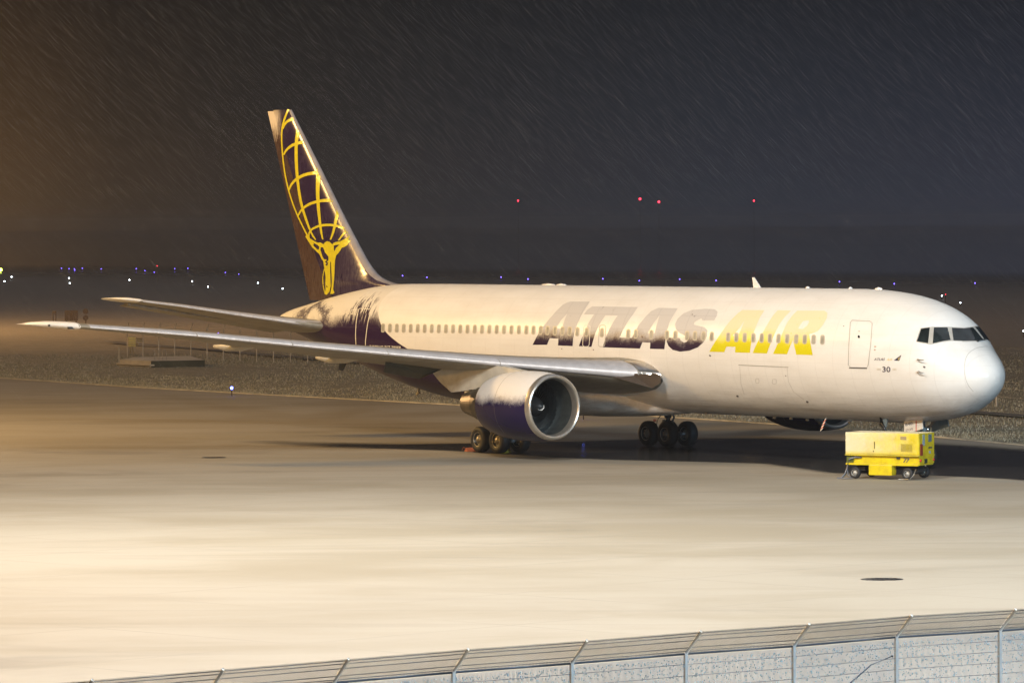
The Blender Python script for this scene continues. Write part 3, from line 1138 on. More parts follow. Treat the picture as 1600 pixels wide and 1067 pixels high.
# cargo door and service panels
sub(decal('cargo_door_hinge', [stroke([(1154, 570.2), (1232, 573.8)], 1.5)], MAT['outline_grey'], None, gx=6))
sub(decal('cargo_door_outline', [stroke([(1156, 573), (1158, 600), (1163, 616)], 0.45)], MAT['outline_grey'], None, gx=6))
sub(decal('cargo_door_outline', [stroke([(1230, 575), (1232, 596), (1240, 612), (1256, 624)], 0.45)], MAT['outline_grey'], None, gx=6))
for p in ((1183.5, 595, 5, 7), (1210, 596, 6, 7)):
    sub(decal('service_panel', [stroke(rrect(p[0], p[1], p[2], p[3], 1.4), 0.5, True)], MAT['outline_grey'], None))
for (a_, b_, r_) in ((878, 545, 0.8), (927.5, 546.5, 1.0), (1109.7, 555.6, 1.6), (1152.5, 618.6, 1.9), (1261.5, 627.5, 2.0), (1444.4, 573.4, 1.9), (1318.6, 509.5, 0.8), (1228, 587, 0.9)):
    sub(decal('vent_port', [[rrect(a_, b_, 2 * r_, 1.5 * r_, 0.7 * r_, 0, 0.25)]], MAT['outline_dark'], None, off=0.012))
# radome joint
sub(decal('radome_joint', [stroke(smooth_pts([(1543, 541), (1527, 543.5), (1514.5, 551), (1508.5, 562), (1507, 576), (1508.5, 590), (1513, 602), (1521, 611.5)], 4), 0.7)], MAT['outline_grey'], None, gx=5, gy=5))
# small titles, number, tail mark
text_o = sub(text_decal('small_title', 'ATLAS', 1365.6, 563.2, 17.4, 3.9, 0.01, MAT['small_dark'], None, shear=0.35, bold=0.012))
text_o = sub(text_decal('small_title', 'AIR', 1385.2, 563.4, 9.0, 3.4, 0.01, MAT['small_gold'], None, shear=0.35, bold=0.012))
sub(decal('small_tail_mark', [[[(1396.5, 563.3), (1408.6, 554.3), (1405.2, 563.6)]]], MAT['small_dark'], None))
sub(decal('small_tail_mark', [[[(1402.6, 561.8), (1407, 556.6), (1404.6, 562.2)]]], MAT['small_gold'], None, off=0.011))
text_o = sub(text_decal('aircraft_number', '30', 1378.8, 581.3, 12.6, 8.6, 0.01, MAT['small_dark'], None, bold=0.015))
for xx0 in (1370.0, 1394.5):
    sub(decal('small_placard', [[rrect(xx0 + 3.2, 577, 6.4, 3.2, 0.5)]], simple('faint_grey_print', (0.62, 0.58, 0.50), 0.5), None))
MAT['brownprint'] = simple('faint_brown_print', (0.50, 0.38, 0.30), 0.5)
sub(decal('small_placard', [[rrect(1367.6, 541.6, 3.2, 2.4, 0.5)]], MAT['brownprint'], None))
sub(decal('small_placard', [[rrect(1367.0, 546.6, 2.6, 2.2, 0.5)]], simple('faint_brown_print', (0.50, 0.38, 0.30), 0.5), None))
text_o = sub(text_decal('type_name', 'BOEING 767-300ER', 577.0, 545.6, 49.5, 6.6, 0.036, MAT['small_white'], None, shear=0.25, bold=0.02, off=0.014))
text_o = sub(text_decal('registration', 'N640GT', 529.5, 492.0, 28.5, 8.0, -0.03, MAT['small_white'], None, shear=0.2, bold=0.012))
# pitot probes
for (a_, b_) in ((1436, 562.5), (1436, 581)):
    mb = MB()
    P = hit_many([a_, a_ + 9], [b_, b_ + 1.6], F_fus)
    G = grad(P, F_fus)
    p0 = Vector(P[0]); p1 = Vector(P[0] + G[0] * 0.13); p2 = p1 + Vector((-0.42, 0.02, -0.01))
    mb.tube([p0, p1, p2], [0.045, 0.035, 0.014], 6)
    sub(mb.build('pitot_probe', MAT['metal']))


# --- cockpit glazing
def Z3(pts):
    return [(1400 + x / 7.62, 480 + y / 7.62) for x, y in pts]


panes3 = [Z3([(300, 258), (402, 244), (383, 430), (250, 406)]),
          Z3([(452, 242), (612, 242), (650, 392), (560, 403), (437, 432)]),
          Z3([(664, 246), (780, 252), (893, 264), (990, 398), (840, 402), (684, 396)])]
for i, pn in enumerate(panes3):
    sub(decal('cockpit_window', [[pn]], MAT['cockpit'], None, gx=3, gy=3, off=0.012, mirror=False))
# surround with openings and its mirror half
sur = Z3([(292, 250), (420, 234), (620, 234), (780, 243), (912, 252), (1000, 398), (1003, 408), (840, 408), (650, 402), (560, 412), (412, 447), (238, 411)])
sub(decal('cockpit_surround', [[sur] + [list(reversed(p)) for p in panes3]], MAT['cockpit_frame'], None, gx=3, gy=3, off=0.009))
# far half: mirror of the near one
for ob in [o for o in fus.children if o.name.startswith('cockpit_')]:
    me = ob.data.copy()
    me.transform(Matrix.Diagonal((1, -1, 1, 1)))
    me.flip_normals()
    c = bpy.data.objects.new(ob.name.split('.')[0], me)
    COL.objects.link(c)
    c.parent = fus
# wipers
mb = MB()
P = hit_many([1527.5, 1540], [532.6, 531.8], F_fus)
mb.tube([P[0] + [-0.05, 0.05, 0.03], P[1] + [-0.05, 0.02, 0.05]], 0.025, 5)
mb.box(tuple(P[0] + np.array([-0.03, 0.05, 0.0])), (0.09, 0.09, 0.07))
sub(mb.build('windscreen_wiper', MAT['darkmetal']))

# --- top antennas, light domes
mb = MB()
P = on_plane(1185.5, 450, 1, 0.0)
bx = P.x
mb.add([(bx - 0.18, -0.03, 7.38), (bx + 0.32, -0.03, 7.38), (bx + 0.32, 0.03, 7.38), (bx - 0.18, 0.03, 7.38), (bx + 0.30, -0.015, 7.86), (bx + 0.44, -0.015, 7.86), (bx + 0.44, 0.015, 7.86), (bx + 0.30, 0.015, 7.86)],
       [(0, 1, 5, 4), (1, 2, 6, 5), (2, 3, 7, 6), (3, 0, 4, 7), (4, 5, 6, 7)])
sub(mb.build('blade_antenna', MAT['white']))
for px, w in ((857, 0.55), (877, 0.40), (1262, 0.12), (1329, 0.08), (1373, 0.22)):
    q = on_plane(px, 447, 1, 0.0)
    mb = MB()
    mb.lathe([(-w, 0.0), (-w * 0.8, 0.05), (0, 0.09), (w * 0.8, 0.05), (w, 0.0)], (q.x, 0, 7.415), 'x', 12)
    sub(mb.build('roof_fairing', MAT['white']))

# --- belly fairing between the wings
st = [(20.0, 0.05, 1.92, 2.2), (21.2, 0.9, 1.80, 2.4), (22.5, 1.5, 1.70, 2.7), (24.0, 2.05, 1.62, 3.2), (26, 2.6, 1.56, 3.6), (29, 2.7, 1.56, 3.7), (32, 2.6, 1.60, 3.6), (34.2, 2.3, 1.74, 3.3), (35.8, 1.5, 1.90, 2.8), (36.8, 0.05, 2.0, 2.5)]
V, Fc = [], []
n = 32
for (x, w, zb, zt) in st:
    for k in range(n):
        a = 2 * math.pi * k / n
        c, s = math.cos(a), math.sin(a)
        V.append((x, w * math.copysign(abs(s)**0.75, s), zb + (zt - zb) * (0.5 - 0.5 * math.copysign(abs(c)**0.8, c))))
for i in range(len(st) - 1):
    for k in range(n):
        Fc.append((i * n + k, i * n + (k + 1) % n, (i + 1) * n + (k + 1) % n, (i + 1) * n + k))
sub(mesh_obj('belly_fairing', V, Fc, MAT['fus'], smooth=True))
for (px, py, rr_) in ((1103, 646, 0.0), (1210, 652.6, 0), (1236, 654.0, 0), (1261.5, 656, 0), (1327.5, 660, 0)):
    mb = MB()
    P = hit_many([px], [py - 2], F_fus)[0]
    mb.box((P[0], P[1], P[2] - 0.05), (0.16, 0.06, 0.08))
    sub(mb.build('drain_mast', MAT['rim']))
mb = MB()
q = on_plane(1073.5, 640, 1, 0.3)
mb.lathe([(-0.10, 0.01), (-0.06, 0.05), (0.03, 0.07), (0.08, 0.04), (0.10, 0.0)], (on_plane(1017.5, 646, 1, 1.2).x, 1.0, 1.53), 'x', 12)
sub(mb.build('beacon_light', simple('red_beacon_glass', (0.10, 0.03, 0.02), 0.3)))
# antennas under the rear fuselage
mb = MB()
q = on_plane(540, 566, 1, 0.0)
mb.add([(q.x - 0.35, -0.03, q.z + 0.25), (q.x + 0.35, -0.03, q.z + 0.35), (q.x + 0.35, 0.03, q.z + 0.35), (q.x - 0.35, 0.03, q.z + 0.25), (q.x + 0.28, -0.02, q.z - 0.42), (q.x + 0.62, -0.02, q.z - 0.38), (q.x + 0.62, 0.02, q.z - 0.38), (q.x + 0.28, 0.02, q.z - 0.42)],
       [(0, 1, 5, 4), (1, 2, 6, 5), (2, 3, 7, 6), (3, 0, 4, 7), (4, 5, 6, 7)])
sub(mb.build('blade_antenna', MAT['darkmetal']))
mb = MB()
q = on_plane(655, 613, 1, 0.0)
mb.tube([(q.x, 0, q.z + 0.35), (q.x + 0.08, 0, q.z - 0.05), (q.x + 0.25, 0, q.z - 0.14)], [0.06, 0.05, 0.03], 8)
mb.box((q.x + 0.05, 0.02, q.z - 0.03), (0.22, 0.1, 0.07))
sub(mb.build('drain_mast', MAT['rim']))


# ------------------------------------------------------------------ lifting surfaces
def foil(tcr, n=22, camber=0.015):
    """closed airfoil loop: upper surface from TE to LE, lower back to TE"""
    up_, lo = [], []
    for i in range(n + 1):
        u_ = 0.5 * (1 - math.cos(math.pi * i / n))
        t = 5 * tcr * (0.2969 * math.sqrt(u_) - 0.1260 * u_ - 0.3516 * u_**2 + 0.2843 * u_**3 - 0.1036 * u_**4)
        cmb = camber * 4 * u_ * (1 - u_)
        up_.append((u_, cmb + t)); lo.append((u_, cmb - t * 0.95))
    return list(reversed(up_)) + lo[1:-1]


WST = [  # y, LE x, LE z, chord, thickness, incidence deg
    (2.0, 19.45, 3.56, 11.9, 0.140, 3.6), (2.6, 19.85, 3.60, 11.4, 0.138, 3.6), (4.0, 20.95, 3.74, 10.3, 0.122, 3.2), (6.0, 22.36, 3.94, 8.95, 0.108, 2.8), (7.9, 23.70, 4.14, 7.65, 0.102, 2.4),
    (11.0, 25.88, 4.50, 6.6, 0.092, 2.0), (15.0, 28.70, 4.97, 5.25, 0.090, 1.5), (19.0, 31.52, 5.47, 3.9, 0.095, 1.0), (23.0, 34.35, 5.87, 2.55, 0.098, 0.5)]


def loft(stations, fn, sgn=1):
    V, Fc = [], []
    n = None
    for st_ in stations:
        ring = fn(st_)
        n = len(ring)
        V += [(x, sgn * y, z) for x, y, z in ring]
    for i in range(len(stations) - 1):
        for k in range(n):
            q = (i * n + k, i * n + (k + 1) % n, (i + 1) * n + (k + 1) % n, (i + 1) * n + k)
            Fc.append(q if sgn > 0 else q[::-1])
    m_ = len(V)
    V += V[:n] + V[(len(stations) - 1) * n:len(stations) * n]
    a = tuple(range(m_, m_ + n)); b = tuple(range(m_ + n, m_ + 2 * n))
    Fc.append(a[::-1] if sgn > 0 else a); Fc.append(b if sgn > 0 else b[::-1])
    return V, Fc


def sec(st_, u0=0.0, u1=1.0, grow=0.0, drop=0.0):
    y, lx_, lz, c, t, inc = st_
    i = math.radians(inc)
    out = []
    for (u_, w_) in foil(t):
        x = u_ * c; z = w_ * c
        out.append((lx_ + x * math.cos(i) + z * math.sin(i), y, lz - x * math.sin(i) + z * math.cos(i)))
    return out


def lerp_st(y):
    ys = [s_[0] for s_ in WST]
    return tuple([y] + [float(np.interp(y, ys, [s_[k] for s_ in WST])) for k in range(1, 6)])


def sec_front(st_, frac=0.13, g=0.012):
    """leading edge shell (slat), slightly proud of the wing"""
    y, lx_, lz, c, t, inc = st_
    i = math.radians(inc)
    pts = [p for p in foil(t, 40) if (p[0] <= frac and p[1] > 0) or p[0] <= 0.014]
    ring = []
    for (u_, w_) in pts:
        x = u_ * c; z = w_ * c
        nx = -1.0 if u_ < 0.01 else -0.25
        nz = 1.0 if w_ > 0.012 else -1.0
        x += g * nx * (1 - u_ / frac); z += g * nz
        ring.append((lx_ + x * math.cos(i) + z * math.sin(i), y, lz - x * math.sin(i) + z * math.cos(i)))
    return ring


def build_wing(sgn):
    V, Fc = loft([lerp_st(y) for y in (2.0, 2.6, 4.0, 5.0, 6.0, 7.0, 7.9, 9.4, 11, 13, 15, 17, 19, 21, 23)], sec, sgn)
    w = mk(mesh_obj('wing', V, Fc, MAT['wing'], smooth=True), plane)
    for (a, b) in ((3.15, 8.0), (8.03, 12.0), (12.03, 15.4), (15.43, 18.8), (18.83, 22.6)):
        ys = np.linspace(a, b, 5)
        V, Fc = loft([lerp_st(float(y)) for y in ys], sec_front, sgn)
        mk(mesh_obj('slat', V, Fc, MAT['slat'], smooth=True), w)
    # tip cap with light
    tip = [(22.95, 34.30, 5.85, 2.6, 0.13, 0.5), (23.3, 34.8, 5.89, 2.55, 0.125, 0.5), (23.6, 35.4, 5.92, 2.3, 0.12, 0.4), (23.85, 36.2, 5.93, 1.8, 0.10, 0.3), (23.95, 37.2, 5.93, 0.95, 0.05, 0.2)]
    V, Fc = loft(tip, sec, sgn)
    mk(mesh_obj('wing_tip', V, Fc, MAT['white'], smooth=True), w)
    mb = MB()
    mb.box((34.72, sgn * 23.15, 5.80), (0.16, 0.34, 0.10))
    mk(mb.build('tip_light', MAT['darkmetal']), w)
    mb = MB()
    mb.box((35.6, sgn * 23.78, 5.90), (0.12, 0.05, 0.08))
    mk(mb.build('tip_light', MAT['darkmetal']), w)
    # flap track fairings
    for (y, tx_, ty_, L_, r) in ((15.2, 333, 541, 3.6, 0.16), (10.9, 493, 558.5, 3.7, 0.20)):
        q = on_plane(tx_, ty_, 1, y)
        mb = MB()
        mb.lathe([(0, 0.02), (0.12, 0.07), (L_ * 0.12, r * 0.55), (L_ * 0.3, r), (L_ * 0.65, r), (L_ * 0.9, r * 0.6), (L_, 0.02)], (0, 0, 0), 'x', 18)
        for i_, v in enumerate(mb.v):
            f_ = v[0] / L_
            mb.v[i_] = (q.x - v[0], sgn * (y + v[1]), q.z + v[2] * 1.15 - 0.06 * math.sin(f_ * 3.1) + 0.10 * f_)
        mk(mb.build('flap_track_fairing', MAT['nacellewhite']), w)
    # drooped inboard aileron behind the engine
    if sgn > 0:
        q = [on_plane(678, 572, 1, 8.3), on_plane(655, 592.5, 1, 8.9), on_plane(599, 581.5, 1, 10.7), on_plane(603, 563, 1, 10.6), on_plane(690, 577, 1, 8.2)]
        V = [tuple(p) for p in q] + [(p.x + 0.02, p.y - 0.10, p.z + 0.06) for p in q]
        Fc = [(4, 1, 2, 3, 0), (5, 8, 7, 6, 9), (1, 4, 9, 6), (2, 1, 6, 7), (3, 2, 7, 8)]
        o = mesh_obj('inboard_aileron', V, Fc, MAT['aileron'])
        mk(o, w)
    # wing root landing light
    if sgn > 0:
        pass
    return w


MAT['nacellewhite'] = simple('fairing_cream_paint', (0.50, 0.47, 0.40), 0.4, var=0.12, scale=2)
MAT['aileron'] = simple('aileron_grey', (0.075, 0.07, 0.045), 0.5, var=0.15, scale=2)
wing_r = build_wing(1)
wing_l = build_wing(-1)
# fixed leading edge glove in bare metal with landing lights
V, Fc = loft([lerp_st(y) for y in (2.0, 2.3, 2.7, 3.1)], lambda s_: sec_front(s_, 0.11, 0.02), 1)
mk(mesh_obj('root_leading_edge', V, Fc, MAT['metal'], smooth=True), wing_r)
mb = MB()
for k, (px, py) in enumerate(((982.5, 585.5), (988.5, 586.2))):
    mb.lathe([(0.05, 0.085), (0.0, 0.09), (-0.01, 0.075), (0.03, 0.0)], (20.16 - 0.1 * k, 3.12 - 0.16 * k, 3.66), 'x', 12)
mk(mb.build('landing_light', [simple('lamp_glass', (0.6, 0.62, 0.6), 0.08, 0.6)]), wing_r)
# kruger-like metal wedge under the root
q = [on_plane(958, 589, 1, 3.95), on_plane(1019, 606.5, 1, 2.95), on_plane(1032.5, 597.5, 1, 2.75), on_plane(1032, 586, 1, 2.75), on_plane(985, 583, 1, 3.35)]
V = [tuple(p) for p in q] + [(p.x + 0.9, p.y - 0.1, p.z + 0.12) for p in q]
Fc = [(0, 1, 2, 3, 4), (5, 9, 8, 7, 6), (0, 5, 6, 1), (1, 6, 7, 2), (2, 7, 8, 3)]
mk(mesh_obj('root_leading_edge', V, Fc, simple('dull_brown_metal', (0.07, 0.05, 0.035), 0.5, 0.3)), wing_r)

# --- tailplane
SST = [(0.6, 46.0, 5.18, 5.9, 0.125, -1.0), (1.45, 46.6, 5.30, 5.4, 0.12, -1.0), (4.0, 48.95, 5.76, 4.0, 0.10, -1.0), (7.0, 51.25, 6.34, 2.85, 0.09, -1.0), (8.6, 52.45, 6.60, 2.2, 0.085, -1.0)]
SST = [(y, x, z, c, t, 1.6) for (y, x, z, c, t, i) in SST]
for sgn in (1, -1):
    V, Fc = loft(SST, sec, sgn)
    s_ = mk(mesh_obj('tailplane', V, Fc, MAT['wing'], smooth=True), plane)
    old = WST
    WST = SST
    V, Fc = loft([lerp_st(y) for y in (1.0, 3, 5, 7, 8.5)], lambda q_: sec_front(q_, 0.10, 0.012), sgn)
    WST = old
    mk(mesh_obj('leading_edge', V, Fc, MAT['slat'], smooth=True), s_)
    tip = [(8.5, 52.4, 6.60, 2.3, 0.095, 1.6), (8.9, 52.7, 6.66, 2.2, 0.09, 1.6), (9.2, 53.2, 6.70, 1.8, 0.07, 1.6), (9.35, 53.9, 6.72, 1.0, 0.03, 1.6)]
    V, Fc = loft(tip, sec, sgn)
    mk(mesh_obj('tailplane_tip', V, Fc, MAT['white'], smooth=True), s_)
    # elevator, slightly drooped
    V, Fc = [], []
    for (y, xa_, za, c) in ((1.0, 50.4, 5.22, 2.0), (8.4, 53.9, 6.44, 0.8)):
        V += [(xa_, sgn * y, za + 0.10), (xa_ + c, sgn * y, za - 0.28 * c / 2), (xa_, sgn * y, za - 0.10)]
    Fc = [(0, 3, 4, 1), (1, 4, 5, 2), (2, 5, 3, 0), (0, 1, 2), (3, 5, 4)]
    if sgn < 0:
        Fc = [f[::-1] for f in Fc]
    mk(mesh_obj('elevator', V, Fc, MAT['wing']), s_)


# --- fin and rudder
def fin_mesh(u0, u1, name, mat, grow=0.0, zs=None, cap=True):
    zs = zs if zs is not None else np.concatenate([np.linspace(6.0, 7.2, 4), np.linspace(7.32, 9.0, 26), np.linspace(9.3, 15.9, 16)])
    V, Fc = [], []
    us = u0 + (u1 - u0) * (0.5 * (1 - np.cos(np.linspace(0, math.pi, 15)))) if u0 == 0 else np.linspace(u0, u1, 9)
    n = len(us)
    for z in zs:
        le = float(np.interp(z, *FIN_LE)); te = float(np.interp(z, *FIN_TE))
        ring = []
        for u_ in us:
            x = le + (te - le) * u_
            ring.append((x - (grow if u_ == 0 else 0), float(fin_half(x, z)) + grow, z))
        for u_ in us[::-1]:
            x = le + (te - le) * u_
            ring.append((x - (grow if u_ == 0 else 0), -float(fin_half(x, z)) - grow, z))
        V += ring
    m_ = 2 * n
    for i in range(len(zs) - 1):
        for k in range(m_):
            Fc.append((i * m_ + k, (i + 1) * m_ + k, (i + 1) * m_ + (k + 1) % m_, i * m_ + (k + 1) % m_))
    Fc.append(tuple(range((len(zs) - 1) * m_, len(zs) * m_)))
    Fc.append(tuple(reversed(range(m_))))
    return mesh_obj(name, V, Fc, mat, smooth=False)


fin = mk(fin_mesh(0.0, 0.70, 'fin', MAT['fin']), plane)
fin.data.polygons.foreach_set('use_smooth', [len(p.vertices) == 4 for p in fin.data.polygons])
rud = mk(fin_mesh(0.704, 1.0, 'rudder', MAT['rud'], zs=np.linspace(6.55, 15.85, 10)), fin)
le_ = fin_mesh(0.0, 0.055, 'fin_leading_edge', MAT['finle'], grow=0.012, zs=np.concatenate([np.linspace(7.32, 9.0, 26), np.linspace(9.3, 15.89, 16)]))
for v in le_.data.vertices:
    pass
mk(le_, fin)


# --- fin emblem: a globe borne by a kneeling strongman figure, in strips
def Z4(pts):
    return [(380 + x / 3.2346, 150 + y / 3.2333) for x, y in pts]


# the emblem ends where the bare leading edge begins
LECLIP = [((454.5, 172, 0), (200, -97.5, 0))]


def fdecal(name, polys):
    return mk(decal(name, polys, MAT['logo'], None, surf=F_fin, off=0.02, gx=8, gy=8, clip=LECLIP), fin)


lines = [
    ([(230, 68), (213, 110), (199, 160), (196, 220), (201, 300), (212, 390), (232, 480), (262, 570), (298, 650), (330, 712), (356, 752)], [9, 9, 8, 7, 7, 7, 7, 7, 7, 8, 10]),
    ([(256, 118), (232, 125), (212, 143), (201, 168)], [14, 14, 11, 7]),
    ([(280, 172), (270, 240), (270, 330), (277, 430), (292, 530), (318, 620), (345, 690), (368, 727)], [20, 16, 16, 14, 13, 12, 9, 6]),
    ([(318, 234), (285, 238), (250, 250), (222, 272), (206, 298)], [16, 15, 14, 11, 7]),
    ([(389, 346), (385, 370), (379, 440), (379, 520), (386, 610), (395, 680), (404, 726)], [8, 26, 20, 17, 14, 11, 6]),
    ([(404, 388), (360, 390), (310, 400), (270, 422), (244, 450), (232, 480)], [22, 17, 15, 14, 11, 6]),
    ([(480, 530), (430, 528), (380, 533), (330, 550), (295, 578), (276, 612)], [16, 15, 14, 13, 10, 6]),
    ([(488, 552), (470, 630), (456, 690), (442, 727)], [18, 15, 11, 6]),
    ([(541, 664), (520, 685), (500, 708), (483, 731)], [14, 12, 9, 6]),
    ([(334, 712), (336, 690), (352, 672), (390, 656), (440, 652), (485, 660), (520, 676), (536, 700), (537, 716)], [6, 8, 10, 12, 12, 12, 11, 8, 5]),
]
for pts, ws in lines:
    sm = smooth_pts(pts, 3)
    wsm = [float(np.interp(i / (len(sm) - 1) * (len(pts) - 1), range(len(pts)), ws)) for i in range(len(sm))]
    fdecal('emblem_line', [stroke(Z4(sm), [w_ / 3.234 for w_ in wsm])])


def Z5(pts):
    return [(430 + x / 5.93, 290 + y / 5.93) for x, y in pts]


body = Z5([(288, 462), (305, 470), (325, 490), (360, 512), (395, 530), (420, 528), (438, 536), (450, 545), (462, 528), (485, 516), (508, 522), (522, 536), (532, 545), (545, 530), (575, 522), (600, 520), (640, 500), (690, 470), (735, 448), (742, 462), (735, 478), (700, 515), (668, 555), (640, 572), (620, 576), (605, 605), (585, 630), (568, 648), (558, 690), (554, 760), (552, 830), (545, 910), (540, 960), (552, 992), (540, 1003), (512, 1005), (516, 985), (525, 940), (528, 880), (524, 800), (520, 706), (514, 706), (512, 780), (514, 850), (518, 930), (505, 985), (480, 1012), (462, 1006), (470, 960), (468, 900), (470, 850), (462, 790), (455, 745), (448, 700), (432, 680), (415, 640), (395, 620), (375, 600), (345, 572), (325, 540), (300, 500), (284, 478)])
holes = [Z5([(340, 520), (370, 538), (395, 552), (412, 566), (408, 590), (398, 596), (375, 575), (352, 550)]),
         Z5([(425, 572), (445, 572), (455, 590), (464, 620), (482, 640), (492, 668), (478, 684), (456, 684), (440, 655), (430, 620), (422, 596)]),
         Z5([(545, 560), (560, 552), (600, 548), (580, 565), (565, 580), (553, 610), (546, 590)])]
fdecal('emblem_figure', [[body] + [list(reversed(h_)) for h_ in holes]])
fdecal('emblem_line', [stroke(Z5(smooth_pts([(460, 770), (448, 820), (444, 880), (450, 940), (466, 1005)], 3)), [1.2] * 13)])
mk(decal('emblem_shade', [[Z5([(470, 655), (486, 645), (498, 662), (496, 690), (484, 706), (494, 716), (488, 740), (474, 742), (470, 730), (482, 722), (466, 706), (482, 694), (476, 676)])]], MAT['fin'], None, surf=F_fin, off=0.03, gx=8, gy=8), fin)


# ------------------------------------------------------------------ engines
def build_engine(sgn):
    y0, z0_ = 7.9 * sgn, 2.34
    # part: fan cowl
    mb = MB()
    x0 = 19.95
    outer = [(0.28, 1.425), (0.6, 1.475), (1.1, 1.515), (1.8, 1.53), (2.6, 1.50), (3.3, 1.42), (3.9, 1.30), (4.25, 1.20)]
    mb.lathe(outer, (x0, y0, z0_), 'x', 64)
    mb.lathe([(4.25, 1.20), (4.25, 1.14), (3.9, 1.12)], (x0, y0, z0_), 'x', 64, mi=1)
    e_ = mk(mb.build('engine', [MAT['nac'], MAT['darkmetal']]), plane)
    mb = MB()
    lip = []
    for k in range(11):
        a = math.radians(-62 + 142 * k / 10)
        lip.append((0.30 - 0.32 * math.cos(a) * 1.0, 1.33 + 0.10 * math.sin(a) + (0.0)))
    lip = [(0.285, 1.432)] + [(0.13, 1.415), (0.05, 1.385), (0.01, 1.35), (0.0, 1.315), (0.02, 1.275), (0.08, 1.24), (0.2, 1.215), (0.40, 1.20)]
    mb.lathe(lip, (x0, y0, z0_), 'x', 72)
    mk(mb.build('inlet_lip', MAT['lip']), e_)
    mb = MB()
    mb.lathe([(0.40, 1.20), (0.7, 1.19), (1.1, 1.20), (1.6, 1.22), (1.62, 1.19), (1.7, 1.19), (1.72, 1.22), (2.2, 1.22)], (x0, y0, z0_), 'x', 72)
    mk(mb.build('inlet_duct', MAT['duct']), e_)
    # fan
    mb = MB()
    nb_ = 38
    for k in range(nb_):
        a0 = 2 * math.pi * k / nb_
        vs, fs = [], []
        for j, r in enumerate((0.42, 0.7, 1.0, 1.19)):
            tw = math.radians(35 + 30 * j / 3)
            ch = 0.16 + 0.04 * j
            for sd_ in (-1, 1):
                dx = sd_ * ch * math.cos(tw); da = sd_ * ch * math.sin(tw) / r * 0.9
                vs.append((x0 + 1.55 + dx, y0 + r * math.cos(a0 + da), z0_ + r * math.sin(a0 + da)))
        for j in range(3):
            fs.append((2 * j, 2 * j + 1, 2 * j + 3, 2 * j + 2))
        mb.add(vs, fs, 0)
    mb.lathe([(1.9, 1.21), (1.9, 0.0)], (x0, y0, z0_), 'x', 32)
    mk(mb.build('fan', MAT['blade']), e_)
    mb = MB()
    mb.lathe([(0.92, 0.0), (0.95, 0.07), (1.05, 0.17), (1.25, 0.31), (1.5, 0.42), (1.7, 0.44)], (x0, y0, z0_), 'x', 24)
    # white swirl on the spinner
    sw = []
    for k in range(12):
        t = k / 11
        a = math.radians(150 + 170 * t)
        xl = 0.95 + 0.10 * t
        r = float(np.interp(xl, [0.92, 0.95, 1.05, 1.25], [0.0, 0.07, 0.17, 0.31])) + 0.012
        sw.append(((x0 + xl - 0.01), y0 + r * math.cos(a), z0_ + r * math.sin(a)))
    mb.tube(sw, [0.028] * 6 + [0.022] * 3 + [0.015] * 3, 5, mi=1)
    mk(mb.build('spinner', [MAT['darkmetal'], MAT['white']]), e_)
    mb = MB()
    mb.lathe([(3.9, 0.86), (4.25, 0.84), (5.3, 0.76), (5.32, 0.73), (6.35, 0.50), (6.38, 0.46), (6.0, 0.44)], (x0, y0, z0_ + 0.02), 'x', 40, mis=[0, 0, 1, 0, 1, 1])
    mb.lathe([(5.9, 0.30), (6.6, 0.18), (6.95, 0.02)], (x0, y0, z0_ + 0.02), 'x', 20)
    mk(mb.build('core_nozzle', [MAT['nozzle'], MAT['darkmetal']]), e_)
    # strake and latch marks
    # pylon
    side = [(21.0, 3.70), (21.9, 3.84), (23.3, 4.00), (24.6, 4.10), (26.5, 4.10), (28.6, 4.0), (29.2, 3.80), (28.38, 3.2), (27.51, 2.80), (26.7, 2.86), (25.6, 2.98), (24.2, 3.1), (22.5, 3.4)]
    hw = [0.06, 0.14, 0.2, 0.24, 0.26, 0.22, 0.10, 0.06, 0.10, 0.22, 0.26, 0.26, 0.2]
    n = len(side)
    V = [(x, y0 + h, z) for (x, z), h in zip(side, hw)] + [(x, y0 - h, z) for (x, z), h in zip(side, hw)]
    Fc = [tuple(reversed(range(n))), tuple(range(n, 2 * n))]
    for k in range(n):
        Fc.append((k, (k + 1) % n, n + (k + 1) % n, n + k))
    me_o = mesh_obj('pylon', V, Fc, MAT['nacellewhite'])
    bm = bmesh.new(); bm.from_mesh(me_o.data)
    bmesh.ops.triangulate(bm, faces=[f for f in bm.faces if len(f.verts) > 4])
    bmesh.ops.recalc_face_normals(bm, faces=bm.faces)
    bm.to_mesh(me_o.data); bm.free()
    mk(me_o, e_)
    return e_


eng_r = build_engine(1)
eng_l = build_engine(-1)


